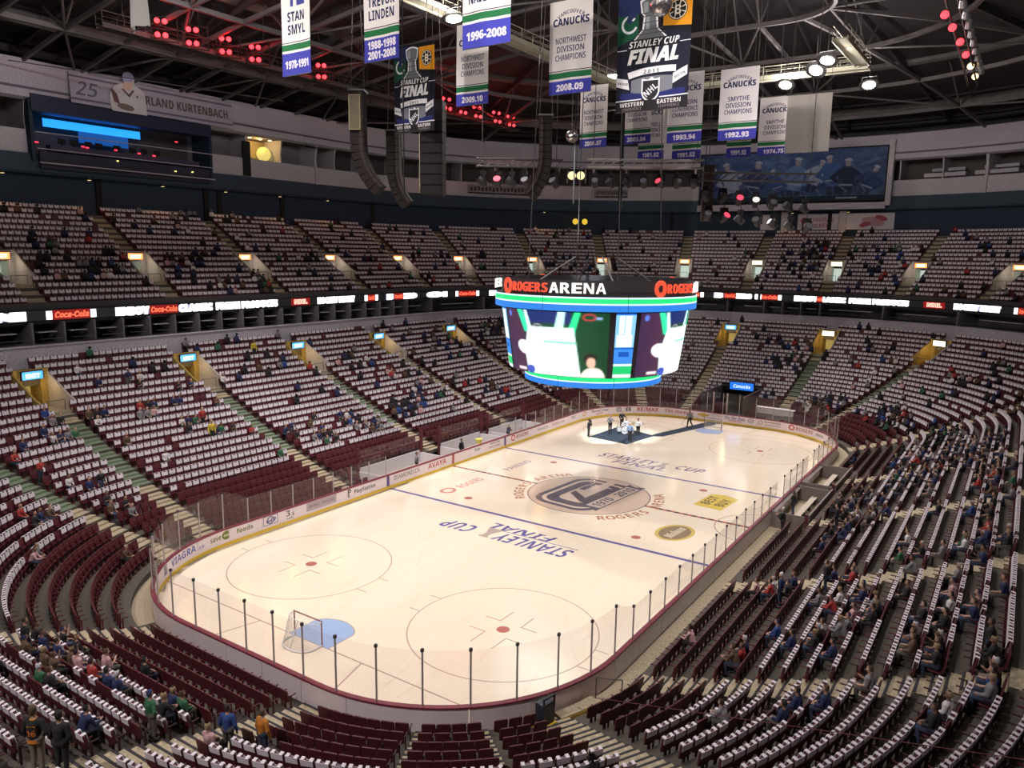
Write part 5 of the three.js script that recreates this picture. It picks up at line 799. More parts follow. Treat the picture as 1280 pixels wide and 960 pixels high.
    for (let i = 0; i < pos.length; i += 3) { const m = acc.get(K(i)), l = m.length() || 1; nor[i] = m.x / l; nor[i + 1] = m.y / l; nor[i + 2] = m.z / l; }
    if (off) for (let i = 0; i < pos.length; i++) pos[i] += nor[i] * off;
    g.setAttribute('position', new THREE.Float32BufferAttribute(pos, 3)); g.setAttribute('normal', new THREE.Float32BufferAttribute(nor, 3)); return g; };
  const order = [SK, SH, TR, HA, BO];
  return mcCache[key] = { one: build(order.map((k) => tri[k])), body: build([[...tri.skin, ...tri.shirt, ...tri.trousers, ...tri.hair, ...tri.shoes]]), parts: Object.fromEntries(order.slice(1).map((k) => [k, build([tri[k]], 0.012)])), tri };
}
const cloths = { 'navy jersey': [0.018, 0.026, 0.085], 'royal blue jersey': [0.022, 0.055, 0.2], 'dark coat': [0.018, 0.016, 0.019], 'white shirt': [0.6, 0.57, 0.58], 'grey sweater': [0.2, 0.19, 0.2], 'black shirt': [0.012, 0.012, 0.014], 'dark green shirt': [0.03, 0.12, 0.06], 'red shirt': [0.34, 0.035, 0.03], 'pale pink top': [0.5, 0.3, 0.3], 'brown jacket': [0.1, 0.06, 0.035], 'orange hooded top': [0.48, 0.17, 0.02], 'yellow jacket': [0.55, 0.42, 0.04], 'light blue shirt': [0.2, 0.3, 0.5] };
const clothMat = {}, shirtMat = (n) => clothMat[n] ??= M(cloths[n], 0.9); const skins = [[0.5, 0.3, 0.22], [0.4, 0.23, 0.16], [0.22, 0.12, 0.08]].map((c) => M(c, 0.6)), hairs = [[0.03, 0.02, 0.015], [0.08, 0.05, 0.03], [0.015, 0.013, 0.013], [0.3, 0.22, 0.12]].map((c) => M(c, 0.8)), caps = [M([0.55, 0.54, 0.58], 0.9), M([0.03, 0.04, 0.12], 0.9)], trs = [[0.03, 0.04, 0.07], [0.02, 0.02, 0.022], [0.1, 0.09, 0.08], [0.04, 0.055, 0.1]].map((c) => M(c, 0.9)), mShoe = M([0.03, 0.03, 0.03], 0.6);
const shirtPool = ['navy jersey', 'navy jersey', 'navy jersey', 'navy jersey', 'navy jersey', 'royal blue jersey', 'dark coat', 'dark coat', 'dark coat', 'dark coat', 'black shirt', 'black shirt', 'white shirt', 'white shirt', 'grey sweater', 'grey sweater', 'grey sweater', 'pale pink top', 'brown jacket', 'brown jacket', 'navy jersey', 'dark coat', 'black shirt', 'dark green shirt', 'red shirt'];
function person(label, pose, shirt, pos, ry, { near = false, scale = 1, hair, trouser, group } = {}) {
  const g = bodyGeo(pose, near ? (POSES[pose][0] === 'sit' ? 56 : 72) : (POSES[pose][0] === 'sit' ? 40 : 50)), sk = pick(skins), ha = hair ?? (rnd() < 0.2 ? pick(caps) : pick(hairs)), tr = trouser ?? pick(trs); let o;
  if (near) { o = mesh('person', g.body, sk); mesh('shirt', g.parts.shirt, shirtMat(shirt), o); mesh('trousers', g.parts.trousers, tr, o); mesh('hair', g.parts.hair, ha, o); mesh('shoes', g.parts.shoes, mShoe, o); }
  else o = mesh('person', g.one, [sk, shirtMat(shirt), tr, ha, mShoe]);
  o.position.copy(pos); o.rotation.y = ry; o.scale.setScalar(scale); return tag(o, label, 'person', group);
}

// ---------------------------------------------------------------- seats, shirts draped on them, and spectators
function roundPlate(w, h, d, r) { const s = new THREE.Shape(), x = -w / 2, y = 0; s.moveTo(x + r, y); s.lineTo(x + w - r, y); s.quadraticCurveTo(x + w, y, x + w, y + r); s.lineTo(x + w, y + h - r); s.quadraticCurveTo(x + w, y + h, x + w - r, y + h); s.lineTo(x + r, y + h); s.quadraticCurveTo(x, y + h, x, y + h - r); s.lineTo(x, y + r); s.quadraticCurveTo(x, y, x + r, y); return new THREE.ExtrudeGeometry(s, { depth: d, bevelEnabled: true, bevelSize: 0.01, bevelThickness: 0.01, bevelSegments: 1, curveSegments: 2 }); }
const backGeo = roundPlate(0.49, 0.5, 0.035, 0.05).rotateX(-0.16).translate(0, 0.4, -0.16), panUp = roundPlate(0.42, 0.36, 0.03, 0.06).rotateX(-0.16).translate(0, 0.38, -0.122), panDown = roundPlate(0.42, 0.4, 0.04, 0.06).rotateX(1.5).translate(0, 0.39, -0.1);
const armGeo = merge([bx(0.04, 0.035, 0.28, -0.265, 0.62, 0.05), bx(0.035, 0.6, 0.07, -0.26, 0.31, -0.05)]), footGeo = merge([bx(0.3, 0.04, 0.16, 0, 0.4, -0.1), bx(0.07, 0.4, 0.08, 0, 0.2, -0.12), bx(0.2, 0.03, 0.2, 0, 0.015, -0.1)]);
const towelGeo = (() => { const P = (a) => new THREE.Shape(a.map(([x, y]) => new THREE.Vector2(x, y)));   // neck opening at the top, hem in front of the folded seat
  const f = new THREE.ExtrudeGeometry(P([[-0.215, 0.12], [0.215, 0.12], [0.225, 0.22], [0.215, 0.38], [0.09, 0.42], [0.055, 0.35], [-0.055, 0.35], [-0.09, 0.42], [-0.215, 0.38], [-0.225, 0.22]]), { depth: 0.012, bevelEnabled: false }).translate(0, 0.09, 0.1);
  const bk = new THREE.ExtrudeGeometry(P([[-0.225, 0.03], [0.21, 0.01], [0.22, 0.25], [-0.22, 0.25]]), { depth: 0.012, bevelEnabled: false }).translate(0, 0.27, -0.035);
  const top = [-0.15, 0.15].map((x) => bx(0.12, 0.014, 0.15, x, 0.515, 0.04)); return merge([f, bk, ...top]).rotateX(-0.16).translate(0, 0.4, -0.16); })();
const seatAll = merge([backGeo, panUp, armGeo, footGeo]);
const clusters = [ // u, v, half-width, half-height, share of seats taken, in photo pixels of the crowd
  [1150, 590, 40, 30, .35], [1075, 640, 34, 24, .7], [1050, 720, 40, 16, .3], [1000, 790, 30, 20, .3], [1080, 770, 40, 30, .4], [1165, 800, 36, 40, .4], [1230, 735, 40, 30, .4], [1262, 830, 30, 26, .5], [1200, 910, 60, 36, .35], [1090, 870, 30, 16, .4], [935, 830, 30, 16, .6], [1190, 560, 40, 24, .3], [1250, 600, 30, 60, .35], [1240, 680, 36, 30, .3], [985, 740, 40, 14, .3], [1110, 522, 30, 14, .7], [1035, 508, 30, 12, .7], [1150, 690, 34, 20, .25], [1110, 640, 24, 24, .3],
  [1005, 440, 28, 18, .6], [985, 455, 25, 14, .45], [1060, 440, 40, 20, .12], [1110, 455, 60, 25, .12], [1230, 480, 50, 30, .15], [1160, 440, 14, 8, .5], [960, 425, 20, 10, .3],
  [60, 815, 45, 18, .4], [112, 824, 52, 20, .8], [160, 850, 55, 22, .55], [205, 888, 26, 12, .6], [45, 850, 30, 20, .3], [90, 912, 30, 14, .4],
  [55, 530, 22, 12, .55], [120, 520, 15, 10, .7], [78, 545, 22, 9, .7], [135, 636, 35, 12, .65], [25, 590, 22, 12, .4], [90, 608, 35, 10, .4], [40, 648, 20, 10, .5], [45, 690, 20, 10, .3], [195, 595, 12, 7, .8], [235, 530, 9, 7, 1], [180, 513, 22, 8, .45], [285, 540, 12, 9, .4], [30, 560, 25, 12, .2],
  [335, 535, 14, 8, .6], [355, 545, 25, 8, .6], [395, 530, 14, 8, .4], [405, 545, 20, 8, .5], [440, 528, 22, 9, .45], [510, 507, 25, 15, .55], [470, 535, 12, 8, .6], [560, 483, 50, 22, .15], [625, 492, 16, 8, .5], [300, 470, 60, 25, .12], [330, 455, 30, 12, .3], [430, 470, 60, 30, .07], [250, 430, 60, 10, .25], [230, 490, 30, 10, .35], [250, 500, 40, 10, .1], [570, 430, 60, 20, .15], [620, 410, 20, 10, .6], [150, 470, 60, 30, .15], [520, 460, 20, 20, .2],
];
const upClusters = [[1120, 330, 40, 22, .35], [100, 330, 60, 20, .3], [235, 330, 30, 20, .35], [310, 355, 40, 14, .4], [60, 290, 60, 20, .12], [240, 275, 60, 8, .3], [420, 330, 40, 20, .15], [720, 335, 60, 15, .25], [960, 330, 40, 20, .2], [1010, 320, 30, 18, .35], [700, 290, 100, 8, .12], [1200, 320, 60, 20, .15]];
const share = (u, v, list, base) => { let k = base; for (const [a, b, w, h, p] of list) if (((u - a) / w) ** 2 + ((v - b) / h) ** 2 < 1) k = Math.max(k, p); return k; };
const seats = [], SPOTS = [[5.73, 35.45], [6.5, 34.7], [4.32, 40.5], [4.95, 40.15]];
function fillRows(T, aisles, a, b) {
  for (let i = 0; i < T.n; i++) {
    const d = T.d0 + T.dr * i + 0.58, cuts = aisles.map((q) => q).filter(([s]) => s > a - 3 && s < b + 3).sort((p, q) => p[0] - q[0]); let edges = [[a, a], ...cuts.map(([s, w]) => { const k = (w + 0.12) / 2; return [walk(s, d, -k), walk(s, d, k), s]; }), [b, b]];
    for (let e = 0; e < edges.length - 1; e++) for (const [p, q] of spans(T, i, edges[e][1], edges[e + 1][0])) {
      // corners stretch the row, so step along its own length
      const st = []; const N = 400; let len = 0; const cum = [0]; for (let k = 0; k < N; k++) { len += sLen(p + (q - p) * (k + 0.5) / N, d) * (q - p) / N; cum.push(len); }
      if (len < 0.5) continue; const n = Math.max(1, Math.round(len / 0.53 - 0.15)), pitch = len / n; let k = 0;
      for (let j = 0; j < n; j++) { const want = (j + 0.5) * pitch; while (cum[k + 1] < want) k++; const s = p + (q - p) * (k + (want - cum[k]) / (cum[k + 1] - cum[k])) / N; st.push(s); }
      st.forEach((s, j) => { const P = at(s, d), pos = V(P.x, T.h[i], P.z); if (!inView(V(P.x, T.h[i] + 0.6, P.z), 70)) return;
        const [u, v] = proj(V(P.x, T.h[i] + 0.7, P.z)); seats.push({ T, i, s, ry: P.ry, pos, u, v, near0: edges[e][2], near1: edges[e + 1][2], j, n, dist: pos.distanceTo(camera.position), seg: P.seg, inside: u > 4 && u < 1276 && v > 4 && v < 956 }); });
    }
  }
}
fillRows(LOW, lowAisles, 0, STOT); const NLOW = seats.length; fillRows(UP, upAisles.map(([s]) => [s, 1.5]), UPA + 0.3, UPB - 0.3);
const emptyBlock = (q) => q.T === LOW && q.i < (q.seg === 'NR' || q.seg === 'N' ? 5 : 6);
for (const q of seats) {
  const low = q.T === LOW, front = low && q.i < 6;
  q.taken = rnd() < share(q.u, q.v, low ? clusters : upClusters, low ? (q.seg === 'R' || q.seg === 'NR' || q.seg === 'FR' && q.u > 1050 ? (front ? 0.008 : 0.04) : front ? 0.004 : 0.025) : 0.06) * (front && !(q.u > 900) ? 0.5 : 1);
  if (SPOTS.some(([x, z]) => Math.hypot(q.pos.x - x, q.pos.z - z) < 0.5)) q.skip = true;
  q.st = rnd() < 0.05; q.towel = !q.taken && !emptyBlock(q) && rnd() > 0.035; if (low && !q.towel && !q.taken && !front && rnd() < 0.5) q.towel = false;
}
const ordinal = (n) => n + (n % 100 > 10 && n % 100 < 14 ? 'th' : ['th', 'st', 'nd', 'rd'][n % 10] ?? 'th');
for (let i = seats.length - 1; i >= 0; i--) if (seats[i].skip) seats.splice(i, 1);
const rowName = [...ordn, 'seventeenth', 'eighteenth', 'nineteenth', 'twentieth', 'twenty-first', 'twenty-second', 'twenty-third', 'twenty-fourth', 'twenty-fifth', 'top'];
const aisleName = new Map(lowAisles.map((a) => [a[0], a[2]])); upAisles.forEach(([s], k) => aisleName.set(s, `${ordn[k]} upper stairs`));
const rowAt = (q) => { let k = -1; for (let i = 0; i <= q.i; i++) if (!gaps(q.T, i).some(([a, b]) => q.s > a && q.s < b)) k++; return Math.max(0, k); };
function where(q) {                                        // "row 6, 4th left of the striped wide stairs"
  const opts = []; if (q.near0 !== undefined && aisleName.has(q.near0)) opts.push([q.near0, q.j + 1]); if (q.near1 !== undefined && aisleName.has(q.near1)) opts.push([q.near1, q.n - q.j]);
  if (!opts.length) return `${rowName[rowAt(q)]} row`; opts.sort((a, b) => a[1] - b[1]); const [s, k] = opts[0], P = at(s, q.T.d0 + q.T.dr * q.i + 0.5), [u] = proj(V(P.x, q.T.h[q.i] + 0.7, P.z));
  return `${rowName[rowAt(q)]} row, ${ordinal(k)} ${q.u < u ? 'left' : 'right'} of ${aisleName.get(s)}`;
}
const seatList = seats.filter((q) => q.inside && q.T === LOW).sort((a, b) => a.dist - b.dist), own = new Set(seatList.slice(0, 300)), ownTowel = new Set(seatList.filter((q) => q.towel).slice(0, 300));
const protoSeat = (down) => { const g = new THREE.Group(); g.name = 'stadium_seat'; mesh('backrest', backGeo, mSeat, g); mesh('seat_pan', down ? panDown : panUp, mSeat, g); mesh('armrest', armGeo, mSeatDark, g); mesh('pedestal', footGeo, mSeatDark, g); return g; };
const PU = protoSeat(false), PD = protoSeat(true);
const dm = new THREE.Object3D(), rest = [], restT = [];
for (const q of seats) {
  if (own.has(q)) { const g = (q.taken && !q.st ? PD : PU).clone(); g.name = 'stadium_seat'; g.position.copy(q.pos); g.rotation.y = q.ry; tag(g, `maroon ${q.taken ? 'occupied' : 'folded'} seat, ${where(q)}`, 'seat', 'maroon stadium seats'); } else rest.push(q);
  if (q.towel) { if (ownTowel.has(q)) { const t = mesh('draped_shirt', towelGeo, mTowel); t.position.copy(q.pos); t.rotation.y = q.ry; tag(t, `white shirt draped over maroon seat, ${where(q)}`, 'shirt', 'white shirts draped over the seats'); } else restT.push(q); }
}
function swarm(name, geo, mat, list, label, col) {
  const m = new THREE.InstancedMesh(geo, mat, list.length); m.name = name; m.castShadow = m.receiveShadow = true;
  list.forEach((q, i) => { dm.position.copy(q.pos); dm.rotation.set(0, q.ry, 0); dm.scale.setScalar(1); dm.updateMatrix(); m.setMatrixAt(i, dm.matrix); if (col) m.setColorAt(i, col(q, i)); }); return tag(m, label, null, null, 'stuff');
}
swarm('far_seats', seatAll, mSeat, rest, 'thousands of maroon folding seats filling both bowls beyond the nearest rows');
swarm('far_draped_shirts', towelGeo, mTowel, restT, 'white giveaway shirts draped over the seats farther away', (q, i) => { const k = 0.86 + 0.14 * ((i * 7919) % 97) / 97; return new THREE.Color(k, k, k); });
// spectators
const taken = seats.filter((q) => q.taken).sort((a, b) => (a.inside ? a.dist : a.dist + 200) - (b.inside ? b.dist : b.dist + 200)), crowd = taken.slice(270), labelUse = new Set();
const sitPoses = ['sitLap', 'sitLap', 'sitLap', 'sitLap', 'sitLean', 'sitLean', 'sitPhone', 'sitPhone', 'sitBack', 'sitBack', 'sitBack', 'sitBack', 'sitUp'];
taken.slice(0, 270).forEach((q, k) => {
  const st = q.st, tail = where(q); let pose, shirt, d, label; for (let tr = 0; tr < 12; tr++) { pose = st ? pick(['stand', 'standHip', 'standPhone']) : pick(sitPoses); shirt = pick(shirtPool); d = { sitLap: 'hands in lap', sitLean: 'leaning forward', sitPhone: 'hand to chin', sitBack: 'leaning back', sitUp: 'arm raised' }[pose]; label = `${st ? 'standing' : 'seated'} spectator in ${shirt}${d && shirt.split(' ').length + tail.split(' ').length + d.split(' ').length < 14 ? ' ' + d : ''}, ${tail}`; const key = label.replace(/\d+\w*/g, (w) => w); if (!labelUse.has(key)) { labelUse.add(key); break; } }
  const P = q.pos.clone(), f = V(Math.sin(q.ry), 0, Math.cos(q.ry)); P.addScaledVector(f, st ? 0.34 : 0.06); 
  person(label, pose, shirt, P, q.ry + rr(-0.08, 0.08), { near: k < 46, scale: rr(0.92, 1.0) });
});
{
  const g = thing('far_crowd', 'scattered spectators far across the bowls, too small to tell apart', null); g.userData.kind = 'stuff';
  const far = ['sitLap', 'sitBack'].map((p) => { const { tri } = bodyGeo(p, 26, 0.055), pos = [], col = []; const cc = { skin: [0.5, 0.3, 0.22], shirt: [1, 1, 1], trousers: [0.06, 0.06, 0.08], hair: [0.04, 0.03, 0.025], shoes: [0.03, 0.03, 0.03] }; for (const k of Object.keys(cc)) for (const t of tri[k]) for (const v of t) { pos.push(...v); col.push(...cc[k]); } const geo = new THREE.BufferGeometry(); geo.setAttribute('position', new THREE.Float32BufferAttribute(pos, 3)); geo.setAttribute('color', new THREE.Float32BufferAttribute(col, 3)); geo.computeVertexNormals(); return geo; });
  const mat = new THREE.MeshStandardMaterial({ color: 0xffffff, vertexColors: true, roughness: 0.9 });
  far.forEach((geo, k) => { const l = crowd.filter((_, i) => i % 2 === k), m = new THREE.InstancedMesh(geo, mat, l.length); m.name = 'seated_spectators'; m.castShadow = true; l.forEach((q, i) => { dm.position.copy(q.pos);  dm.rotation.set(0, q.ry + rr(-0.3, 0.3), 0); dm.updateMatrix(); m.setMatrixAt(i, dm.matrix); m.setColorAt(i, new THREE.Color().setRGB(...cloths[pick(shirtPool)])); }); g.add(m); });
}
console.log('seats', seats.length, 'low', NLOW, 'taken', taken.length, 'towels', restT.length + ownTowel.size);

// ---------------------------------------------------------------- on and around the ice
function goal(label, z, dir) {
  const g = thing('goal_net', label, 'goal', null, 0, 0, z, dir > 0 ? PI : 0), w = 0.915, h = 1.22, fr = M([0.3, 0.13, 0.12], 0.4), wh = M([0.75, 0.73, 0.72], 0.6), net = M([0.6, 0.57, 0.54], 0.8);   // opens towards +z locally
  for (const q of [-1, 1]) mesh('goal_post', rod(V(q * w, 0, 0), V(q * w, h, 0), 0.035, 10), fr, g);
  mesh('crossbar', rod(V(-w - 0.03, h, 0), V(w + 0.03, h, 0), 0.035, 10), fr, g);
  const arc = (r, n = 14) => Array.from({ length: n + 1 }, (_, i) => { const a = PI * i / n; return [-Math.cos(a) * w * (1 + 0.12 * Math.sin(a)), -Math.pow(Math.abs(Math.sin(a)), 0.6) * r]; });
  const tubeOf = (pts, y, r) => { const c = new THREE.CatmullRomCurve3(pts.map(([x, zz]) => V(x, y, zz))); return new THREE.TubeGeometry(c, 28, r, 6); };
  mesh('base_frame', tubeOf(arc(1.1), 0.04, 0.05), wh, g); mesh('top_frame', tubeOf(arc(0.55), h - 0.02, 0.02), wh, g); mesh('back_bar', rod(V(0, h, -0.55), V(0, 0.05, -1.08), 0.025), wh, g);
  const lines = [], lo = arc(1.1, 26), hi = arc(0.55, 26);
  for (let i = 0; i <= 26; i++) lines.push(rod(V(lo[i][0], 0.05, lo[i][1]), V(hi[i][0], h, hi[i][1]), 0.006, 3));
  for (let k = 1; k < 14; k++) for (let i = 0; i < 26; i++) { const t = k / 14, L = (j) => V(lo[j][0] + (hi[j][0] - lo[j][0]) * t, 0.05 + (h - 0.05) * t, lo[j][1] + (hi[j][1] - lo[j][1]) * t); lines.push(rod(L(i), L(i + 1), 0.006, 3)); }
  for (let i = 0; i < 26; i += 2) lines.push(rod(V(hi[i][0], h, hi[i][1]), V(hi[i][0], h, 0), 0.006, 3));
  mesh('netting', merge(lines), net, g);
}
goal('hockey goal at the near end with a pale blue crease in front', 27.13, 1); goal('hockey goal at the far end beside the dark walkway', -27.13, -1);
{
  const mat = M([0.022, 0.042, 0.075], 0.95, { map: grain });
  const sh = new THREE.Shape([[-8.7, 16.4], [-4.4, 15.8], [-3.7, 20.6], [-8.4, 22.4]].map(([x, z]) => new THREE.Vector2(x, z)));
  const c = tag(mesh('stage_carpet', new THREE.ExtrudeGeometry(sh, { depth: 0.03, bevelEnabled: false }).rotateX(-PI / 2).translate(0, 0.001, 0), mat), 'dark blue carpet on the ice under the band', 'carpet');
  const w = new THREE.Shape([[-4.1, 20.2], [-3.9, 21.5], [-1.6, 30.4], [-0.3, 30.4], [-2.9, 20.9]].map(([x, z]) => new THREE.Vector2(x, z)));
  tag(mesh('carpet_runner', new THREE.ExtrudeGeometry(w, { depth: 0.03, bevelEnabled: false }).rotateX(-PI / 2).translate(0, 0.001, 0), mat), 'dark carpet runner from the band carpet to the far gate', 'carpet');
  const R = (x, z, tx, tz) => Math.atan2(tx - x, tz - z);
  const folk = [['band singer in white jersey at the front corner of the carpet', 'stand', 'light blue shirt', -4.75, -17.2, 26, 40], ['band guitarist in a dark coat, left on the carpet', 'guitar', 'grey sweater', -8.0, -19.4, 20, 40], ['band guitarist in white, right of the drums', 'guitar', 'white shirt', -5.0, -19.6, 26, 40], ['band bassist behind the drum kit', 'guitar', 'dark coat', -7.9, -21.9, 20, 40], ['camera operator crouched at the left edge of the band carpet', 'camera', 'black shirt', -8.7, -16.1, -6, -19], ['man in a light sweater walking on the dark carpet runner', 'walk', 'grey sweater', -2.3, -26.6, -5, -20]];
  for (const [l, p, s, x, z, tx, tz] of folk) person(l, p, s, V(x, 0.031, z), R(x, z, tx, tz), { near: true, trouser: trs[1] });
  const st = thing('drum_stool', 'small round stool behind the white drums', 'stool', null, -6.75, 0.031, -20.6); mesh('seat', new THREE.CylinderGeometry(0.18, 0.18, 0.06, 14).translate(0, 0.43, 0), mBlack, st); mesh('leg', rod(V(0, 0, 0), V(0, 0.42, 0), 0.03), mMetal, st);
  person('drummer in white seated behind the white drum kit', 'drum', 'white shirt', V(-6.75, 0.08, -20.55), R(-6.75, -20.6, -4, -10), { near: true });
  const d = thing('drum_kit', 'white drum kit with cymbals on the blue carpet', 'drums', null, -6.4, 0.031, -19.55, 0.35), wd = M([0.75, 0.74, 0.73], 0.4), br = M([0.6, 0.5, 0.22], 0.3, { metalness: 0.8 });
  const drum = (n, r, h, x, y, z, rx) => { const k = mesh(n, new THREE.CylinderGeometry(r, r, h, 18).rotateX(rx).translate(x, y, z), wd, d); mesh('rim', new THREE.TorusGeometry(r, 0.018, 6, 18).rotateX(PI / 2 - (PI / 2 - rx) - PI / 2 + rx * 0 + (rx ? PI / 2 : PI)).translate(x, y + (rx ? 0 : h / 2), z + (rx ? h / 2 : 0)), mMetal, k); };
  drum('bass_drum', 0.36, 0.42, 0, 0.38, 0, PI / 2); drum('floor_tom', 0.24, 0.45, -0.62, 0.4, -0.35, 0); drum('snare_drum', 0.2, 0.16, 0.5, 0.62, -0.4, 0); drum('tom_drum', 0.17, 0.22, -0.2, 0.92, -0.05, 0); drum('tom_drum', 0.17, 0.22, 0.22, 0.92, -0.05, 0);
  for (const [x, y, z] of [[-0.75, 1.25, 0], [0.75, 1.2, 0], [0.85, 0.95, -0.5]]) { mesh('cymbal', new THREE.CylinderGeometry(0.03, 0.25, 0.03, 18).translate(x, y, z), br, d); mesh('cymbal_stand', rod(V(x, 0, z), V(x, y, z), 0.015), mMetal, d); }
  for (const [x, z, l] of [[-4.5, -16.9, 'in front of the singer'], [-7.8, -18.9, 'in front of the left guitarist']]) { const m = thing('microphone_stand', 'thin black microphone stand ' + l, 'stand', null, x, 0.031, z); mesh('base', new THREE.CylinderGeometry(0.14, 0.15, 0.03, 14).translate(0, 0.015, 0), mBlack, m); mesh('pole', rod(V(0, 0, 0), V(0, 1.45, 0), 0.012), mBlack, m); mesh('microphone', new THREE.SphereGeometry(0.04, 8, 6).translate(0, 1.48, 0), mBlack, m); }
  const cam = thing('video_camera', 'dark shoulder video camera held by the camera operator', 'camera', null, -8.62, 1.62, -16.3, PI + 0.6); mesh('body', bx(0.16, 0.2, 0.42), mBlack, cam); mesh('lens', new THREE.CylinderGeometry(0.06, 0.07, 0.2, 12).rotateX(PI / 2).translate(0, 0, 0.3), mGreyDark, cam); mesh('viewfinder', bx(0.08, 0.08, 0.16, 0.12, 0.06, 0.05), mGreyDark, cam);
  const L = new THREE.SpotLight(0xf4fbff, 9000, 0, 0.105, 0.35, 2); L.position.set(-2, 35, 6); L.target.position.set(-6.6, 0, -18.6); L.castShadow = true; L.shadow.radius = 6; scene.add(L, L.target);
  const f = thing('follow_spot', 'white follow spot above the rink aimed at the band', 'floodlight', null, -2, 35.5, 6.4); mesh('housing', new THREE.CylinderGeometry(0.3, 0.35, 0.9, 14).rotateX(0.7), mMetal, f); mesh('hanger', rod(V(0, 0.3, 0), V(0, 3, 0), 0.04), mMetal, f); mesh('lens', new THREE.CylinderGeometry(0.3, 0.3, 0.04, 14).translate(0, -0.5, 0).rotateX(0.7), mLens, f);
}
// benches and penalty boxes along both sides
{
  const white = M([0.7, 0.66, 0.7], 0.6), maroon = M([0.1, 0.016, 0.024], 0.7), dimWall = M([0.2, 0.16, 0.15], 0.8), wood = M([0.5, 0.42, 0.34], 0.7);
  for (const [x0, zs, sgn, l] of [[-12.95, [[8.6, 1.2], [-1.2, -7.4], [-8.4, -14.6]], -1, 'left'], [12.95, [[-1.0, -8.2], [-9.2, -15.4]], 1, 'right']]) for (const [z0, z1] of zs) {
    const k = thing('team_box', `${l === 'left' ? 'white-walled' : 'dark'} bench box behind the ${l} boards, ${z0 > 5 ? 'nearest the DIAMOND advert' : z0 > -1.1 ? 'beside the open gate' : z0 > -2 ? 'behind the coach' : l === 'left' ? 'beyond the coach' : 'farther from the camera'}`, 'bench', l + ' team boxes', x0, 0, (z0 + z1) / 2), L = z0 - z1;
    mesh('back_wall', bx(0.12, 1.25, L, sgn * 2.62, 0.62, 0), sgn < 0 ? white : dimWall, k); mesh('bench_seat', bx(0.4, 0.06, L - 0.5, sgn * 1.5, 0.48, 0), wood, k);
    for (let z = -L / 2 + 0.6; z < L / 2; z += 1.6) mesh('bench_leg', bx(0.3, 0.45, 0.08, sgn * 1.5, 0.23, z), mGreyDark, k);
    for (const q of [-1, 1]) { mesh('divider', bx(2.3, 1.1, 0.1, sgn * 1.4, 0.55, q * (L / 2 - 0.06)), sgn < 0 ? white : dimWall, k); mesh('corner_pillar', bx(0.2, sgn < 0 ? 2.9 : 1.3, 0.2, sgn * 2.5, sgn < 0 ? 1.45 : 0.65, q * L / 2), maroon, k); }
    mesh('dasher_shelf', bx(0.3, 0.05, L - 0.3, sgn * 0.33, 0.95, 0), sgn < 0 ? white : dimWall, k); if (sgn < 0) mesh('glass_screen', new THREE.PlaneGeometry(L - 0.3, 1.4).rotateY(PI / 2).translate(sgn * 2.55, 1.95, 0), mGlassMat, k);
  }
  person('man in dark clothes leaning over the left boards at the team box', 'stand', 'dark coat', V(-13.8, 0.02, -2.2), PI / 2, { near: true, trouser: trs[1] });
  person('small staff member in grey behind the DIAMOND advert', 'standHip', 'grey sweater', V(-13.88, 0.02, 3.6), PI / 2 + 0.6, { near: true });
  person('crouching staff member in dark blue farther along the left boxes', 'standPhone', 'navy jersey', V(-13.88, 0.02, -9.6), PI / 2, { near: true });
  person('man in a black suit standing at the open right-hand gate', 'standPhone', 'black shirt', V(14.3, 0.02, 0.25), -PI / 2, { near: true, trouser: trs[1], scale: 1.05 });
  person('staff member in dark clothes sitting farther along the right gate', 'stand', 'dark coat', V(13.85, 0.02, -4.2), -PI / 2, { near: true });
  const b = thing('yellow_bucket', 'yellow lidded bucket on the left team boxes', 'bucket', null, -13.5, 1.03, -4.4); mesh('bucket', new THREE.CylinderGeometry(0.3, 0.24, 0.36, 16).translate(0, 0.18, 0), M([0.75, 0.66, 0.12], 0.5), b); mesh('lid', new THREE.CylinderGeometry(0.32, 0.32, 0.05, 16).translate(0, 0.38, 0), M([0.8, 0.72, 0.2], 0.5), b);
  // tunnel under the blue sign at the far end
  const t = thing('rink_tunnel', 'dark tunnel to the ice under a bright blue sign at the far end', 'tunnel', null, -0.5, 0, -HL);
  for (const q of [-1, 1]) mesh('side_wall', bx(0.16, 3.0, 7.4, q * 2.32, 1.5, -4.4), M([0.05, 0.03, 0.035], 0.8), t);
  mesh('back_wall', bx(4.8, 3.2, 0.2, 0, 1.6, -7.9), mBlack, t); mesh('lintel', bx(4.4, 0.5, 0.5, 0, 2.75, -7.6), mBlack, t); mesh('sign_box', bx(2.9, 1.05, 0.3, 0.1, 3.1, -7.2), mBlack, t);
  mesh('lit_sign', bx(2.7, 0.85, 0.06, 0.1, 3.1, -7.02), lightSign(canvas(256, 80, (c) => { c.fillStyle = '#1f6fe0'; c.fillRect(0, 0, 256, 80); txt(c, 'Canucks', 128, 42, 50, '#e6f6ff', { fit: 190, style: 'bold italic' }); }), 1.3), t);
  const dr = thing('rink_gate', 'open dark gate with pale posts at the far boards left of the tunnel', 'gate', null, -0.55, 0, -HL - 0.32); for (const x of [-0.75, 0.75]) mesh('gate_post', bx(0.14, 3.3, 0.14, x, 1.65, 0), M([0.5, 0.38, 0.36], 0.5), dr); mesh('gate_leaf', bx(1.3, 2.1, 0.08, 0, 1.15, -0.15), M([0.09, 0.02, 0.03], 0.6), dr);
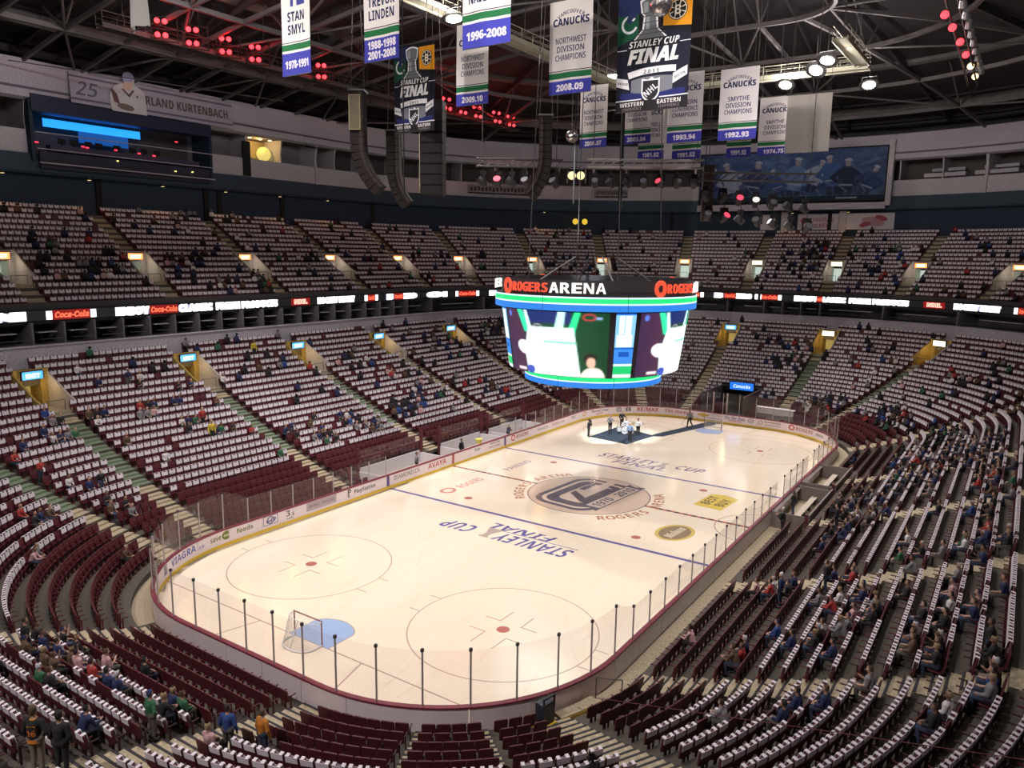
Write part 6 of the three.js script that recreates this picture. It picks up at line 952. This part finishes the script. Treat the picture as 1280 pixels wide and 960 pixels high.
  const cn = thing('rinkside_counter', 'pale counter with a printed front behind the far glass right of the tunnel', 'counter', null, 5.0, 0, -31.85, -0.05); mesh('front', bx(3.8, 0.6, 0.12, 0, 1.7, 0), white, cn); mesh('top', bx(4.0, 0.08, 0.6, 0, 2.04, -0.2), white, cn); mesh('lower_front', bx(3.8, 1.3, 0.1, 0, 0.66, -0.05), M([0.3, 0.28, 0.3], 0.7), cn);
}
// near corner: machine, yellow steps, gate rail and the thin rope
{
  const P = at(S('NR', 30), 0.75), m = thing('floor_machine', 'dark blue cleaning machine on a yellow base behind the near boards', 'machine', null, P.x, 0, P.z, P.ry + 0.3);
  mesh('base', bx(0.75, 0.3, 0.6, 0, 0.2, 0), M([0.55, 0.36, 0.03], 0.5), m); mesh('tank', roundPlate(0.6, 0.85, 0.42, 0.12).translate(0, 0.35, -0.21), M([0.02, 0.025, 0.04], 0.4), m); mesh('handle', merge([bx(0.06, 0.5, 0.06, -0.28, 1.2, -0.2), bx(0.06, 0.5, 0.06, 0.28, 1.2, -0.2), bx(0.62, 0.06, 0.06, 0, 1.45, -0.2)]), mGreyDark, m); for (const q of [-1, 1]) mesh('wheel', new THREE.CylinderGeometry(0.1, 0.1, 0.08, 12).rotateZ(PI / 2).translate(q * 0.38, 0.1, 0.15), mBlack, m);
  for (const [v, l] of [[22.5, 'nearer the machine'], [16.5, 'nearer the corner']]) { const Q = at(S('NR', v), 0.55), s = thing('yellow_step', 'low yellow-edged wooden step behind the near boards, ' + l, 'step', null, Q.x, 0, Q.z, Q.ry); mesh('tread', bx(1.0, 0.06, 0.5, 0, 0.28, 0), mCream, s); mesh('front_board', bx(1.0, 0.25, 0.06, 0, 0.14, -0.24), M([0.55, 0.36, 0.05], 0.6), s); mesh('back_board', bx(1.0, 0.25, 0.06, 0, 0.14, 0.24), M([0.55, 0.36, 0.05], 0.6), s); }
  const A = at(S('NR', 12), 0.4), B = at(S('NR', 8), 1.2), g = thing('gate_rail', 'bent metal handrail beside the near corner steps', 'railing'); mesh('rail', merge([rod(V(A.x, 0, A.z), V(A.x, 1.05, A.z), 0.025), rod(V(A.x, 1.05, A.z), V(B.x, 1.0, B.z), 0.025), rod(V(B.x, 1.0, B.z), V(B.x, 0, B.z), 0.025)]), mMetal, g);
  tag(mesh('guide_rope', rod(V(14.21, 1.72, 26.08), V(26.9, 6.9, 30.2), 0.012), M([0.12, 0.03, 0.04], 0.7)), 'thin dark red rope slanting over the lower right rows', 'rope');
}
// the two standing in the bottom-left corner
{
  const pos = V(4.32, LOW.h[11] + 0.05, 40.5), o = person('standing man from behind in a black and orange jersey with number 16', 'standHip', 'black shirt', pos, PI + 0.55, { near: true, scale: 1.12, hair: hairs[1], trouser: M([0.2, 0.16, 0.13], 0.9) });
  const num = canvas(128, 128, (c) => { c.fillStyle = '#1a1310'; c.fillRect(0, 0, 128, 128); c.fillStyle = '#c88a1e'; c.fillRect(20, 4, 88, 26); txt(c, '16', 64, 78, 84, '#c86a34', { fit: 92, stroke: '#e0a23c', lw: 2 }); });
  const patch = (y0, y1, mat, name, a0 = -0.95, a1 = 0.95, r0 = 0.2) => mesh(name, cylPatch(r0, y0, r0, y1, a0 + PI, a1 + PI, 10).scale(1, 1, 0.86), mat, o);
  patch(1.02, 1.36, new THREE.MeshStandardMaterial({ map: num, roughness: 0.9, ...DS }), 'jersey_number', -0.85, 0.85, 0.19); mesh('jersey_hem', new THREE.CylinderGeometry(0.2, 0.205, 0.1, 18, 1, true).scale(1, 1, 0.82).translate(0, 0.93, 0.0), M([0.6, 0.2, 0.03], 0.9, DS), o); mesh('collar', new THREE.TorusGeometry(0.075, 0.02, 6, 14).rotateX(PI / 2).translate(0, 1.47, 0.0), M([0.6, 0.25, 0.03], 0.9), o);
  person('standing companion in a dark coat right of the number 16 jersey', 'stand', 'dark coat', V(4.95, LOW.h[11] + 0.05, 40.15), PI + 0.55, { near: true, scale: 1.06, trouser: trs[1], hair: hairs[2] });
  person('person in a royal blue jersey beside the wide end stairs', 'stand', 'royal blue jersey', V(5.73, LOW.h[5] + 0.02, 35.45), PI + 0.4, { near: true });
  person('person in an orange hooded top near the wide end stairs', 'stand', 'orange hooded top', V(6.5, LOW.h[4] + 0.02, 34.7), PI, { near: true });
  const red = [[232, 'red shirt', 'stand', 'spectator in red standing alone in the left stand', S('L', 15.2), 14], [232, 'yellow jacket', 'stand', 'spectator in yellow just below the one in red', S('L', 15.6), 12], [437, 'red shirt', 'stand', 'spectator in red in the left stand below the third blue sign', S('L', -6.6), 15], [0, 'yellow jacket', 'stand', 'person in yellow near the top of the left stand', S('L', 4.5), 23]];
  for (const [, sh, p, l, s, i] of red) { const P = at(s, LOW.d0 + LOW.dr * i + 0.2); person(l, p, sh, V(P.x, LOW.h[i], P.z), P.ry, { near: true }); }
}
renderer.render(scene, camera);
